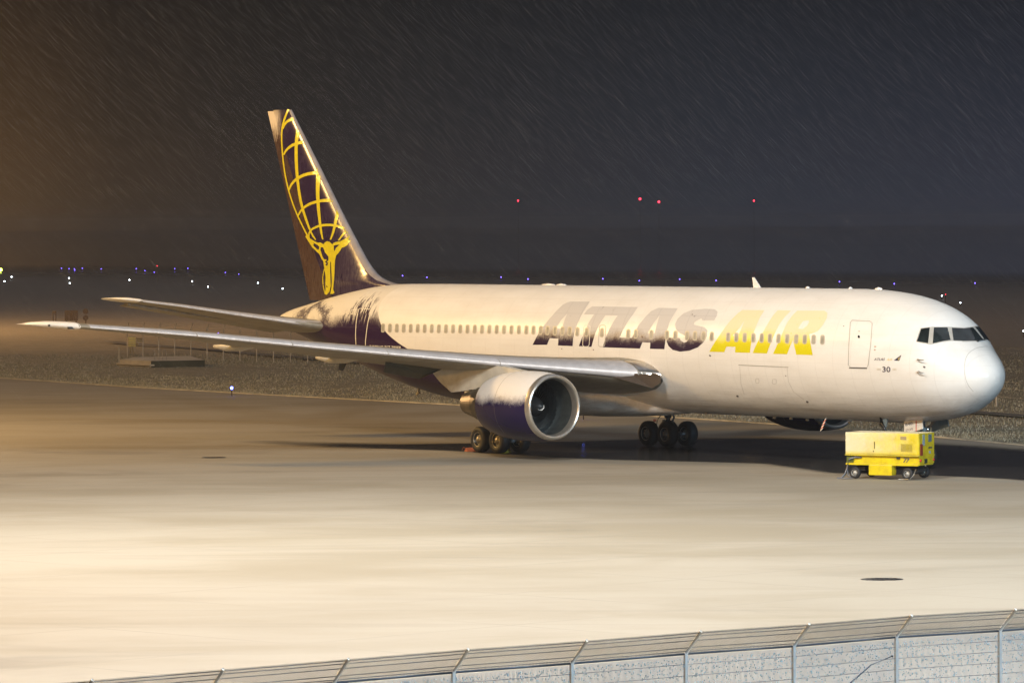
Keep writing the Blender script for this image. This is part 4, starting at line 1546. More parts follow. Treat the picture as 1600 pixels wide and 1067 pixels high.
# ------------------------------------------------------------------ landing gear
def wheel_mesh(r, w, face=1):
    """tyre, rim and hub about the y axis; the dished side looks to +y and -y alike"""
    mb = MB()
    R = r
    prof = [(-w * 0.28, R * 0.46), (-w * 0.46, R * 0.56), (-w * 0.5, R * 0.72), (-w * 0.47, R * 0.88), (-w * 0.34, R * 0.97), (0, R), (w * 0.34, R * 0.97), (w * 0.47, R * 0.88), (w * 0.5, R * 0.72), (w * 0.46, R * 0.56), (w * 0.28, R * 0.46)]
    mb.lathe(prof, (0, 0, 0), 'y', 32)
    for s_ in (1, -1):
        rim = [(s_ * w * 0.43, R * 0.565), (s_ * w * 0.46, R * 0.53), (s_ * w * 0.40, R * 0.50), (s_ * w * 0.24, R * 0.44), (s_ * w * 0.20, R * 0.36), (s_ * w * 0.24, R * 0.30), (s_ * w * 0.36, R * 0.22), (s_ * w * 0.44, R * 0.16), (s_ * w * 0.46, 0.0)]
        mb.lathe(rim, (0, 0, 0), 'y', 28, mis=[1, 1, 2, 2, 1, 1, 1, 1])
        for k in range(8):
            a = 2 * math.pi * k / 8
            mb.box((R * 0.33 * math.cos(a), s_ * w * 0.26, R * 0.33 * math.sin(a)), (R * 0.07, w * 0.08, R * 0.07), mi=1)
    return mb


WM = steal(wheel_mesh(0.585, 0.46).build('wheel', [MAT['tyre'], MAT['rim'], MAT['darkmetal']]))
NW = steal(wheel_mesh(0.47, 0.34).build('wheel', [MAT['tyre'], MAT['rim'], MAT['darkmetal']]))


def add_wheel(data, loc, parent):
    o = bpy.data.objects.new('wheel', data)
    COL.objects.link(o)
    off = Vector((0, 0, 0)); p = parent
    while p is not None:
        off += Vector(p.location); p = p.parent
    o.location = Vector(loc) - off
    o.rotation_euler = (0, random.random() * 3, 0)
    o.parent = parent
    return o


for sgn, xg in ((1, 28.42), (-1, 28.14)):
    yc = 4.65 * sgn
    mb = MB()
    mb.tube([(xg, yc, 0.6), (xg, yc, 1.9)], 0.105, 12)
    mb.tube([(xg, yc, 1.3), (xg + 0.05, yc - 0.1 * sgn, 4.2)], 0.17, 12)
    mb.tube([(xg - 0.95, yc, 0.585), (xg + 0.95, yc, 0.585)], 0.13, 10)
    for dx in (-0.71, 0.71):
        mb.tube([(xg + dx, yc - 0.6, 0.585), (xg + dx, yc + 0.6, 0.585)], 0.075, 8)
    mb.tube([(xg - 0.12, yc, 1.9), (xg - 0.45, yc, 1.35), (xg - 0.15, yc, 0.85)], 0.05, 6)
    mb.tube([(xg, yc, 2.0), (xg + 0.1, yc - 1.9 * sgn, 3.0)], 0.085, 8)
    mb.tube([(xg, yc, 2.0), (xg - 1.7, yc - 0.4 * sgn, 3.6)], 0.07, 8)
    mb.tube([(xg + 0.3, yc + 0.1, 1.5), (xg + 0.5, yc + 0.2, 1.25), (xg + 0.7, yc + 0.15, 0.9), (xg + 0.6, yc, 0.7)], 0.025, 5)
    mb.box((xg + 0.02, yc + 0.16, 1.05), (0.22, 0.14, 0.34), mi=1)
    mb.box((xg - 0.02, yc - 0.16, 0.95), (0.26, 0.12, 0.22), mi=1)
    g_ = mk(mb.build('main_landing_gear', [MAT['strut'], MAT['gearblue']]), plane)
    for dx in (-0.71, 0.71):
        for dy in (-0.57, 0.57):
            add_wheel(WM, (xg + dx, yc + dy, 0.585), g_)
    mb = MB()
    mb.box((xg + 0.05, yc + 0.42 * sgn, 2.55), (1.5, 0.05, 1.7), bev=0.02)
    mk(mb.build('gear_door', MAT['fairing'] if 'fairing' in MAT else MAT['nacellewhite']), g_)
    # wheel chocks
for (px, py, c) in ((737, 703.5, (0.45, 0.08, 0.03)), (789, 706, (0.55, 0.38, 0.03))):
    pass

# nose gear
mb = MB()
xn = 5.0
mb.tube([(xn, 0, 0.5), (xn, 0, 1.3)], 0.07, 10)
mb.tube([(xn, 0, 1.0), (xn + 0.05, 0, 2.4)], 0.12, 12)
mb.tube([(xn, -0.38, 0.47), (xn, 0.38, 0.47)], 0.06, 8)
mb.tube([(xn, 0, 1.5), (xn - 1.1, 0, 2.2)], 0.06, 8)
mb.tube([(xn - 0.1, 0.0, 1.25), (xn - 0.4, 0, 0.95), (xn - 0.12, 0, 0.65)], 0.04, 6)
mb.box((xn - 0.2, 0.12, 1.62), (0.2, 0.3, 0.2), mi=1)
mb.lathe([(-0.06, 0.0), (-0.05, 0.09), (0.06, 0.07), (0.08, 0.0)], (xn - 0.35, 0.02, 1.62), 'x', 12, mi=2)
ng = mk(mb.build('nose_landing_gear', [MAT['strut'], MAT['gearblue'], MAT['metal']]), plane)
for dy in (-0.27, 0.27):
    add_wheel(NW, (xn, dy, 0.47), ng)
MAT['placard'] = simple('placard_white', (0.70, 0.66, 0.58), 0.35, var=0.06)


def quad_panel(name, corners, thick, mat, parent):
    V = [tuple(c) for c in corners] + [tuple(Vector(c) + Vector(thick)) for c in corners]
    Fc = [(0, 1, 2, 3), (7, 6, 5, 4), (0, 4, 5, 1), (1, 5, 6, 2), (2, 6, 7, 3), (3, 7, 4, 0)]
    return mk(mesh_obj(name, V, Fc, mat), parent)


dr = [on_plane(1412.5, 656, 1, 0.5), on_plane(1412.8, 678, 1, 0.5), on_plane(1441.5, 670, 1, 0.5), on_plane(1441, 649, 1, 0.5)]
quad_panel('nose_gear_door', dr, (0, -0.04, 0), MAT['placard'], ng)
dl = [on_plane(1454, 657, 1, -0.5), on_plane(1456, 675, 1, -0.5), on_plane(1482, 666, 1, -0.5), on_plane(1479.5, 648, 1, -0.5)]
quad_panel('nose_gear_door', dl, (0, -0.04, 0), MAT['gearblue'], ng)


def on_door(ox, oy, sl, w, h):
    def f(a, b_):
        px = ox + a * w; py = oy - b_ * h + sl * a * w
        p = on_plane(px, py, 1, 0.5)
        return (p.x, p.y + 0.008, p.z)
    return f


mk(text_flat('door_number', '640', 1, 1, MAT['small_dark'], None, on_door(1414.8, 665.6, -0.2, 11, 4.9), bold=-0.004), ng)
mk(text_flat('door_number', 'ETOPS', 1, 1, MAT['small_dark'], None, on_door(1415.6, 674.2, -0.24, 11, 3.6), bold=-0.004), ng)
f_ = on_door(1431.4, 674.0, 0, 1, 1)
p = [on_plane(1430.9, 651.7, 1, 0.51), on_plane(1430.9, 674, 1, 0.51), on_plane(1432.0, 673.8, 1, 0.51), on_plane(1432.0, 651.5, 1, 0.51)]
mk(mesh_obj('door_stripe', p, [(0, 1, 2, 3)], simple('red_stripe', (0.55, 0.05, 0.03), 0.4)), ng)
# ventilated panel strut ahead of the cart
c1 = [on_plane(1378.5, 651, 1, 0.9), on_plane(1382, 668, 1, 0.9), on_plane(1384.5, 667, 1, 0.9), on_plane(1386, 650, 1, 0.9)]
o = quad_panel('access_door', c1, (0, -0.05, 0), MAT['gearblue'], fus)
mb = MB()
mb.tube([on_plane(1376, 648, 1, 0.95), on_plane(1377, 662, 1, 0.95), on_plane(1384, 673, 1, 0.95), on_plane(1384.5, 677, 1, 0.95)], [0.10, 0.09, 0.05, 0.03], 6)
sub(mb.build('access_door_strut', MAT['darkmetal']))

# warning streamer hanging under the belly
MAT['red'] = simple('streamer_red', (0.55, 0.05, 0.03), 0.5)
MAT['streamer_white'] = simple('streamer_white', (0.80, 0.76, 0.66), 0.5)
mb = MB()
a = on_plane(1289.5, 654.5, 1, 0.9); b_ = on_plane(1282.8, 672, 1, 0.9)
n = 7
for k in range(n):
    p0 = a.lerp(b_, k / n); p1 = a.lerp(b_, (k + 1) / n)
    w0 = 0.075 if k else 0.05
    dz = 0.09
    mb.add([(p0.x - w0, p0.y, p0.z + dz * 0.5), (p0.x + w0, p0.y, p0.z - dz * 0.5), (p1.x + w0, p1.y, p1.z - dz * 0.5), (p1.x - w0, p1.y, p1.z + dz * 0.5),
            (p0.x - w0, p0.y - 0.03, p0.z + dz * 0.5), (p0.x + w0, p0.y - 0.03, p0.z - dz * 0.5), (p1.x + w0, p1.y - 0.03, p1.z - dz * 0.5), (p1.x - w0, p1.y - 0.03, p1.z + dz * 0.5)],
           [(0, 1, 2, 3), (7, 6, 5, 4), (0, 4, 5, 1), (1, 5, 6, 2), (2, 6, 7, 3), (3, 7, 4, 0)], mi=k % 2)
st_o = mb.build('warning_streamer', [MAT['streamer_white'], MAT['red']])
tag(st_o, 'red and white striped streamer hanging under the airliner belly', 'streamer')

# chocks
for (px, py, col, lab) in ((736.5, 704.5, (0.50, 0.14, 0.06), 'small red chock behind the rearmost right main wheel'), (788, 706.5, (0.62, 0.45, 0.05), 'small yellow chock beside the front right main wheels')):
    q = on_plane(px, py, 2, 0.0)
    mb = MB()
    mb.add([(-0.14, -0.3, 0), (0.14, -0.3, 0), (0, -0.3, 0.16), (-0.14, 0.3, 0), (0.14, 0.3, 0), (0, 0.3, 0.16)], [(0, 2, 1), (3, 4, 5), (0, 3, 5, 2), (1, 2, 5, 4), (0, 1, 4, 3)])
    mb.tube([(0, 0.3, 0.10), (0, 0.42, 0.20), (0, 0.52, 0.06)], 0.012, 5)
    o = mb.build('wheel_chock', simple('chock_paint', col, 0.5))
    o.location = q
    tag(o, lab, 'chock')

# ------------------------------------------------------------------ ground power unit
MAT['gpu'] = None


def make_gpu_paint():
    m, nt, b = new_mat('cart_yellow_paint')
    nb = NB(nt)
    o = nb.obj()
    s = nb.sep(o)
    fine = nb.noise(o, 5.0, 6, 0.75)
    mid = nb.noise(o, 0.9, 3, 0.6)
    # snow clings to the cover, thickest at the windward end
    f = nb.math('ADD', nb.mapr(s[0], -1.6, 1.5, 1.0, 0.12), nb.math('MULTIPLY', nb.math('SUBTRACT', nb.math('ADD', fine, mid), 1.0), 0.9))
    f = nb.math('MULTIPLY', f, nb.mapr(s[2], 0.95, 1.15, 0.0, 0.85))
    k = nb.n.new('ShaderNodeNewGeometry')
    nz = nb.sep(k.outputs['Normal'])[2]
    f = nb.math('MAXIMUM', f, nb.mapr(nz, 0.5, 0.9, 0.0, 0.85), clamp=True)
    grime = nb.mapr(nb.noise(o, 2.6, 6, 0.75), 0.42, 0.72, 0.0, 0.6)
    c = nb.mix(grime, (0.72, 0.56, 0.010), (0.36, 0.27, 0.02))
    nb.l.new(nb.mix(nb.math('MINIMUM', f, 0.85), c, (0.72, 0.66, 0.48)), b.inputs['Base Color'])
    nb.l.new(nb.mapr(f, 0, 0.7, 0.3, 0.65), b.inputs['Roughness'])
    return m


MAT['gpu'] = make_gpu_paint()
gpu = empty('ground_power_cart', (-0.245, 6.34, 0), math.atan2(-0.397, -0.918))
tag(gpu, 'yellow four wheeled ground power cart parked beside the nose gear', 'power cart')


def gp(mb, name, mat):
    return mb.build(name, mat, gpu)


# cover, front side is local -y
mb = MB(); mb.box((0.03, 0.0, 1.42), (3.24, 1.44, 0.88), bev=0.035); gp(mb, 'cover', MAT['gpu'])
mb = MB(); mb.box((0.03, 0.0, 0.955), (3.26, 1.50, 0.035), bev=0.01); gp(mb, 'sill_strip', MAT['gpu'])
mb = MB(); mb.box((0.12, 0.02, 0.755), (3.04, 1.26, 0.36), bev=0.02); mb.box((-1.45, 0.0, 0.60), (0.20, 1.40, 0.07)); mb.box((0.03, -0.70, 0.595), (3.2, 0.05, 0.07)); gp(mb, 'chassis', MAT['gpu'])
mb = MB(); mb.box((-1.42, -0.60, 0.78), (0.30, 0.10, 0.26)); gp(mb, 'recess_panel', simple('olive_recess', (0.10, 0.12, 0.02), 0.5))
mb = MB(); mb.box((0.0, -0.60, 0.37), (1.02, 0.42, 0.40), bev=0.02); gp(mb, 'tank', MAT['gpu'])
mb = MB(); mb.box((0.0, 0.1, 0.47), (2.7, 0.5, 0.16)); mb.tube([(-1.16, -0.6, 0.25), (-1.16, 0.75, 0.25)], 0.05, 8); mb.tube([(1.16, -0.6, 0.25), (1.16, 0.75, 0.25)], 0.05, 8); mb.box((1.2, 0, 0.36), (0.5, 0.8, 0.12)); mb.box((-1.1, 0, 0.40), (0.5, 0.9, 0.14)); gp(mb, 'axle_frame', MAT['darkmetal'])
# doors on the camera side
MAT['gpu_seam'] = simple('cart_seam', (0.16, 0.12, 0.02), 0.6)
for (x0, x1) in ((-1.30, 0.62), (0.66, 1.60)):
    mb = MB(); mb.box(((x0 + x1) / 2, -0.724, 1.42), (x1 - x0, 0.016, 0.80), bev=0.006); gp(mb, 'side_door', MAT['gpu'])
mb = MB(); mb.box((-0.28, -0.745, 1.36), (0.035, 0.03, 0.28), bev=0.008); mb.box((-0.33, -0.74, 1.12), (0.04, 0.02, 0.05)); gp(mb, 'door_handle', MAT['gpu_seam'])
mb = MB(); mb.box((0.99, -0.736, 1.66), (0.26, 0.012, 0.14)); gp(mb, 'data_plate', simple('plate_tan', (0.36, 0.27, 0.12), 0.5))
mb = MB()
for (x_, a) in ((0.92, 0), (1.04, 0)):
    mb.add([(x_, -0.63, 0.69), (x_ + 0.05, -0.63, 0.69), (x_ + 0.16, -0.63, 0.84), (x_ + 0.11, -0.63, 0.84)], [(0, 1, 2, 3)])
    mb.add([(x_ + 0.02, -0.63, 0.84), (x_ + 0.16, -0.63, 0.84), (x_ + 0.16, -0.63, 0.87), (x_ + 0.02, -0.63, 0.87)], [(0, 1, 2, 3)])
gp(mb, 'number_marking', MAT['outline_dark'])
mb = MB(); mb.box((0.72, -0.64, 0.86), (0.14, 0.05, 0.09)); gp(mb, 'latch', MAT['darkmetal'])
for k in range(7):
    mb = MB(); mb.box((1.13, -0.738, 1.14 + 0.045 * k), (0.5, 0.012, 0.016), rot=None); gp(mb, 'louvre', MAT['gpu_seam'])
# end face (+x) fittings
MAT['gpu_end'] = simple('cart_end_yellow', (0.60, 0.46, 0.012), 0.4, var=0.2, scale=3)
mb = MB(); mb.box((1.655, 0.0, 1.24), (0.014, 1.36, 1.20), bev=0.005); gp(mb, 'end_panel', MAT['gpu_end'])


def endbox(name, y, z, w, h, mat, d=0.02):
    mb = MB(); mb.box((1.668, y, z), (d, w, h), bev=0.003); return gp(mb, name, mat)


MAT['lblue'] = simple('gauge_blue_grey', (0.30, 0.36, 0.38), 0.3)
endbox('instrument_panel', -0.30, 1.58, 0.20, 0.46, MAT['lblue'])
endbox('instrument_panel', 0.28, 1.64, 0.28, 0.30, simple('gauge_glass', (0.12, 0.17, 0.20), 0.2, var=0.5, scale=9))
endbox('warning_label', -0.50, 1.20, 0.24, 0.46, simple('label_red', (0.30, 0.04, 0.02), 0.4))
endbox('end_lettering', 0.30, 1.26, 0.34, 0.055, MAT['outline_dark'])
endbox('service_label', 0.28, 1.08, 0.16, 0.12, MAT['lblue'])
endbox('socket', -0.12, 0.74, 0.22, 0.18, MAT['darkmetal'], 0.05)
for y in (-0.58, 0.60):
    mb = MB(); mb.lathe([(0.0, 0.06), (0.03, 0.055), (0.04, 0.0)], (1.665, y, 0.77), 'x', 12); gp(mb, 'tail_light', simple('tail_light_red', (0.60, 0.04, 0.03), 0.25))
mb = MB(); mb.lathe([(0.0, 0.035), (0.03, 0.03), (0.04, 0.0)], (1.665, -0.15, 0.44 + 0.12), 'x', 10); gp(mb, 'tow_eye', MAT['metal'])
mb = MB(); mb.tube([(-1.62, -0.3, 1.52), (-1.70, -0.3, 1.50), (-1.70, -0.3, 1.36), (-1.62, -0.3, 1.34)], 0.03, 6); mb.box((-1.66, -0.3, 1.40), (0.08, 0.14, 0.16)); gp(mb, 'lifting_eye', MAT['rim'])
mb = MB(); mb.tube([(-0.9, -0.66, 0.86), (-1.15, -0.70, 0.87), (-1.40, -0.74, 0.78), (-1.48, -0.78, 0.5), (-1.53, -0.86, 0.2), (-1.66, -0.94, 0.03), (-1.82, -0.98, 0.025)], 0.035, 8); mb.tube([(-1.5, -0.74, 0.45), (-1.46, -0.76, 0.15), (-1.22, -0.85, 0.03)], 0.03, 6); mb.tube([(-1.82, -0.98, 0.03), (-1.40, -1.02, 0.025), (-1.15, -0.9, 0.03)], 0.025, 6); gp(mb, 'cable', simple('cable_grey', (0.14, 0.14, 0.15), 0.4))
mb = MB(); mb.tube([(1.3, -0.82, 0.03), (1.42, -0.7, 0.2), (1.5, -0.66, 0.44)], 0.02, 6); mb.tube([(0.85, -0.9, 0.03), (1.3, -0.92, 0.04)], 0.03, 6); gp(mb, 'tow_bar', MAT['rim'])
cw = wheel_mesh(0.235, 0.18).build('wheel', [MAT['tyre'], simple('cart_rim', (0.45, 0.43, 0.38), 0.4, 0.2), MAT['darkmetal']], gpu)
cw.location = (-1.16, -0.70, 0.25)
for (x_, y_) in ((1.16, -0.70), (-1.16, 0.78), (1.16, 0.78)):
    c = cw.copy(); COL.objects.link(c); c.parent = gpu; c.location = (x_, y_, 0.25)

# ------------------------------------------------------------------ drain covers on the apron
MAT['grate'] = simple('drain_cover_iron', (0.012, 0.011, 0.012), 0.5)
for (px, py, ra, rb, lab) in ((1378, 905, 0.62, 0.42, 'dark oval drain cover in the snowy apron near the fence'), (334, 715, 0.55, 0.35, 'small dark drain cover behind the wingtip on the apron')):
    q = on_plane(px, py, 2, 0.0)
    mb = MB()
    n = 28
    vs = [(ra * math.cos(2 * math.pi * k / n), rb * math.sin(2 * math.pi * k / n), 0.0) for k in range(n)]
    vs2 = [(0.93 * v[0], 0.93 * v[1], 0.02) for v in vs]
    mb.add(vs + vs2, [tuple(range(n, 2 * n))] + [(k, (k + 1) % n, n + (k + 1) % n, n + k) for k in range(n)])
    for k in range(-3, 4):
        mb.box((k * ra * 0.22, 0, 0.024), (0.03, rb * 1.5 * math.sqrt(max(0.05, 1 - (k * 0.22)**2)), 0.012))
    o = mb.build('drain_cover', MAT['grate'])
    o.location = (q.x, q.y, 0.004)
    o.rotation_euler = (0, 0, math.atan2(RT[1], RT[0]))
    tag(o, lab, 'drain cover')

# ------------------------------------------------------------------ front fence
FZ = 2.78
post_xy = []
px_top = [(185, 1089.0), (356, 1076.0), (527, 1063.0), (708, 1050), (893, 1036), (1071, 1021), (1240, 1009), (1400, 995), (1562, 985)]
for (px, py) in px_top[3:]:
    q = on_plane(px, py, 2, FZ); post_xy.append((q.x, q.y))
# continue the line at the same spacing both ways
d0 = Vector(post_xy[0]) - Vector(post_xy[2]); d0 /= 2
first = [tuple(Vector(post_xy[0]) + d0 * k) for k in (5, 4, 3, 2, 1)]
d1 = Vector(post_xy[-1]) - Vector(post_xy[-3]); d1 /= 2
last = [tuple(Vector(post_xy[-1]) + d1 * k) for k in (1, 2)]
# the line drifts outwards on the left
first = [(x - 0.12 * (5 - i)**1.0 * 0.9, y) for i, (x, y) in enumerate(first)]
posts = first + post_xy + last
fence = empty('security_fence', (posts[5][0], posts[5][1], 0))
tag(fence, 'tall white mesh security fence with outward leaning wire arms in the foreground', 'fence')
FO = Vector((posts[5][0], posts[5][1], 0))
MAT['fpost'] = simple('fence_post_steel', (0.62, 0.60, 0.55), 0.4, 0.3, var=0.15, scale=4)
MAT['frail'] = simple('fence_rail_green', (0.035, 0.06, 0.09), 0.45, 0.2)
MAT['fwire'] = simple('fence_wire_iced', (0.52, 0.56, 0.60), 0.5, 0.0, var=0.05, scale=3)
MAT['awire2'] = simple('fence_arm_mesh_wire', (0.15, 0.15, 0.15), 0.45, 0.2)
MAT['ice'] = simple('ice_crust', (0.40, 0.62, 0.82), 0.35, 0.0, var=0.4, scale=20)
MAT['hwire'] = simple('fence_cross_wire', (0.08, 0.13, 0.20), 0.45, 0.2)
MAT['awire'] = simple('fence_arm_wire', (0.07, 0.09, 0.10), 0.45, 0.2)
ARM = Vector((-0.44, 0.0, 0.42))


def fpost_mesh():
    mb = MB()
    mb.box((0, 0, FZ / 2), (0.06, 0.06, FZ), bev=0.008)
    mb.box((0, 0, FZ + 0.01), (0.07, 0.07, 0.02))
    return mb


pm = steal(fpost_mesh().build('fence_post', MAT['fpost']))
mb = MB()
L = ARM.length
mb.tube([Vector((0, 0, 0)), ARM], 0.028, 6)
am = steal(mb.build('fence_arm', MAT['fpost']))
for (x, y) in posts:
    for nm, d_, z in (('fence_post', pm, 0), ('fence_arm', am, FZ)):
        o = bpy.data.objects.new(nm, d_); COL.objects.link(o); o.parent = fence
        o.location = Vector((x, y, z)) - FO
for i in range(len(posts) - 1):
    a = Vector((*posts[i], 0)); b_ = Vector((*posts[i + 1], 0))
    dirv = (b_ - a); Ls = dirv.length; dirv.normalize()
    ang = math.atan2(dirv.y, dirv.x)
    # rail and thin horizontal wires
    mb = MB()
    mb.tube([a + Vector((0, 0, FZ)), b_ + Vector((0, 0, FZ))], 0.021, 6)
    o = mb.build('fence_rail', MAT['frail']); mk(o, fence)
    mb = MB()
    for z in np.arange(0.2, FZ - 0.1, 0.2):
        mb.tube([a + Vector((-0.012, 0, z)), b_ + Vector((-0.012, 0, z))], 0.004, 4)
    o = mb.build('mesh_wire', MAT['hwire']); mk(o, fence)
    # upright wires of the panel
    vs, fs = [], []
    nW = int(Ls / 0.027)
    for k in range(1, nW):
        p_ = a + dirv * (Ls * k / nW)
        r_ = 0.0040
        o_ = len(vs)
        q1 = dirv * r_; q2 = Vector((-dirv.y, dirv.x, 0)) * r_
        for z in (0.05, FZ - 0.03):
            for s1, s2 in ((1, 1), (-1, 1), (-1, -1), (1, -1)):
                vs.append(p_ + q1 * s1 + q2 * s2 + Vector((0, 0, z)))
        for c in range(4):
            fs.append((o_ + c, o_ + (c + 1) % 4, o_ + 4 + (c + 1) % 4, o_ + 4 + c))
    # ice crusts bridging neighbouring wires
    nwires = len(fs)
    for k in range(1100):
        p_ = a + dirv * (Ls * random.random()); z = FZ - 0.08 - 1.6 * random.random()**1.3
        w_ = 0.007 + 0.008 * random.random(); h_ = 0.008 + 0.012 * random.random()
        o_ = len(vs)
        for (du, dz) in ((-w_, 0), (0, -h_), (w_, 0), (0, h_)):
            vs.append(p_ + dirv * du + Vector((-0.01, 0, z + dz)))
        vs.append(p_ + Vector((-0.022, 0, z)))
        for c in range(4):
            fs.append((o_ + c, o_ + (c + 1) % 4, o_ + 4))
    o = mk(mesh_obj('mesh_panel', vs, fs, [MAT['fwire'], MAT['ice']], fmat=[0] * nwires + [1] * (len(fs) - nwires)), fence)
    # leaning section: long strands plus fine cross wires with pointed ends
    vs, fs = [], []
    mbs = MB()
    for t in (0.12, 0.28, 0.60, 0.80, 0.93):
        s_ = ARM * t
        mbs.tube([a + s_ + Vector((0, 0, FZ)), b_ + s_ + Vector((0, 0, FZ))], 0.007, 4)
    o = mk(mbs.build('strand_wire', MAT['awire']), fence)
    nW = int(Ls / 0.030)
    for k in range(1, nW):
        p_ = a + dirv * (Ls * k / nW) + Vector((0, 0, FZ))
        r_ = 0.0032
        o_ = len(vs)
        q1 = dirv * r_; q2 = Vector((0.7, 0, 0.7)) * r_
        for t in (0.02, 1.0):
            for s1, s2 in ((1, 1), (-1, 1), (-1, -1), (1, -1)):
                vs.append(p_ + ARM * t + q1 * s1 + q2 * s2)
        for c in range(4):
            fs.append((o_ + c, o_ + (c + 1) % 4, o_ + 4 + (c + 1) % 4, o_ + 4 + c))
    o = mk(mesh_obj('leaning_mesh', vs, fs, MAT['awire2'] if 'awire2' in MAT else MAT['awire']), fence)

# bent rod in front of the fence
pts = [on_plane(1300, 1092, 0, -84.2), on_plane(1328, 1067, 0, -84.2), on_plane(1345, 1052, 0, -84.2), on_plane(1361, 1038, 0, -84.2), on_plane(1378, 1031, 0, -84.2), on_plane(1394, 1024.5, 0, -84.2)]
b0 = pts[0]
mb = MB()
base = Vector((b0.x, b0.y + 0.5, 0))
mb.tube([base] + pts, [0.02, 0.016, 0.014, 0.013, 0.011, 0.009, 0.009], 6)
e1 = pts[-1]
mb.lathe([(-0.025, 0.0), (-0.015, 0.018), (0.015, 0.018), (0.025, 0.0)], tuple(e1), 'x', 8)
o = mb.build('bent_rod', MAT['frail'])
tag(o, 'thin dark bent rod with a knob standing before the fence panel', 'rod')


# ------------------------------------------------------------------ far fence beyond the grass
def far_fence(name, pts, h, label, arm=True):
    f0 = Vector((*pts[0], 0))
    r_ = empty(name, f0)
    tag(r_, label, 'fence')
    mb = MB(); mb.tube([(0, 0, -0.2), (0, 0, h)], 0.045, 6)
    pmn = steal(mb.build('fence_post', MAT['ffpost']))
    mb = MB(); mb.tube([(0, 0, 0), (-0.28, 0.0, 0.42)], 0.03, 5)
    amn = steal(mb.build('fence_arm', MAT['ffpost']))
    for (x, y) in pts:
        o = bpy.data.objects.new('fence_post', pmn); COL.objects.link(o); o.parent = r_; o.location = Vector((x, y, 0)) - f0
        if arm:
            o = bpy.data.objects.new('fence_arm', amn); COL.objects.link(o); o.parent = r_; o.location = Vector((x, y, h)) - f0
    mb = MB()
    for i in range(len(pts) - 1):
        a = Vector((*pts[i], 0)); b_ = Vector((*pts[i + 1], 0))
        for z in (h * 0.35, h * 0.7, h - 0.03):
            mb.tube([a + Vector((0, 0, z)), b_ + Vector((0, 0, z))], 0.008, 3, cap=False)
        if arm:
            for t in (0.5, 1.0):
                v = Vector((-0.28, 0, 0.42)) * t + Vector((0, 0, h))
                mb.tube([a + v, b_ + v], 0.012, 3, cap=False)
    mk(mb.build('fence_wire', MAT['ffpost']), r_)
    return r_


MAT['ffpost'] = simple('old_fence_steel', (0.50, 0.44, 0.35), 0.5, 0.2)
pxs = [199, 224, 248, 273, 298, 323, 348, 374, 400, 427, 454]
bases = []
for i, px in enumerate(pxs):
    q = on_plane(px, 556.5 + (px - 199) * 0.032, 2, 0.0)
    bases.append((q.x, q.y))
bp0 = Vector(bases[0]); bp1 = Vector(bases[-1])
stp = (bp1 - bp0) / (len(bases) - 1)
line_pts = [tuple(bp0 + stp * k) for k in range(-0, len(bases) + 8)]
far_fence('perimeter_fence', line_pts, 2.25, 'far dark wire fence with leaning arms seen under the wing')
q = on_plane(1557, 632, 2, 0.0)
q2 = on_plane(1760, 655, 2, 0.0)
q3 = on_plane(1430, 618, 2, 0.0)
far_fence('perimeter_fence', [(q3.x, q3.y), (q.x, q.y), (q2.x, q2.y)], 1.35, 'short thin posted fence on the rise right of the nose', arm=False)

# concrete culvert slab with hand rails in the grass
A_ = on_plane(187, 571, 2, 0.0); B_ = on_plane(236, 573, 2, 0.0)
culv = empty('concrete_culvert', (A_.x, A_.y, 0))
tag(culv, 'low concrete culvert slab with handrails in the grass behind the apron', 'culvert')
MAT['conc'] = simple('pale_concrete', (0.50, 0.45, 0.36), 0.7, var=0.2, scale=0.8, bump=0.1)
MAT['concdark'] = simple('shade_painted_concrete', (0.055, 0.052, 0.030), 0.7, var=0.3, scale=0.8)  # shade of the slab's dark sides put into the colour


def gpt(px, py, z):
    return on_plane(px, py, 2, z)


top = [gpt(187, 561.5, 0.45), gpt(212, 558.0, 0.62), gpt(236, 564.0, 0.45), gpt(320, 562.5, 0.45), gpt(296, 556.0, 0.55)]
low = [Vector((t.x, t.y, -0.1)) for t in top]
V = [tuple(t) for t in top] + [tuple(t) for t in low]
Fc = [(0, 2, 1), (1, 2, 3, 4), (0, 5, 7, 2), (2, 7, 8, 3), (3, 8, 9, 4), (4, 9, 6, 1), (1, 6, 5, 0)]
o = mk(mesh_obj('slab', V, Fc, MAT['conc']), culv)
o.data.materials.append(MAT['concdark'])
for k_ in (3, 4):
    o.data.polygons[k_].material_index = 1
mb = MB()
mb.box(tuple((top[0] + top[2]) / 2 + Vector((0, 0, -0.30))), ((top[0] - top[2]).length + 0.3, 0.4, 0.10), rot=Matrix.Rotation(math.atan2((top[2] - top[0]).y, (top[2] - top[0]).x), 3, 'Z'))
mk(mb.build('footing', MAT['conc']), culv)
for (px, py) in ((242, 562.5), (254, 562.5)):
    q = gpt(px, py, 0.5)
    mb = MB()
    dv = Vector((RT[0], RT[1], 0))
    mb.tube([q + dv * 0.0, q + Vector((0, 0, 0.55)), q + dv * 0.06 + Vector((0, 0, 0.75)), q + dv * 0.2 + Vector((0, 0, 0.78)), q + dv * 0.28 + Vector((0, 0, 0.6)), q + dv * 0.30], 0.025, 6)
    mk(mb.build('handrail', MAT['rim']), culv)
q = gpt(186, 571, 0)
mb = MB(); mb.tube([q, q + Vector((0, 0, 1.35))], 0.035, 6)
o = mk(mb.build('marker_post', simple('pale_post', (0.5, 0.45, 0.35), 0.5)), culv)

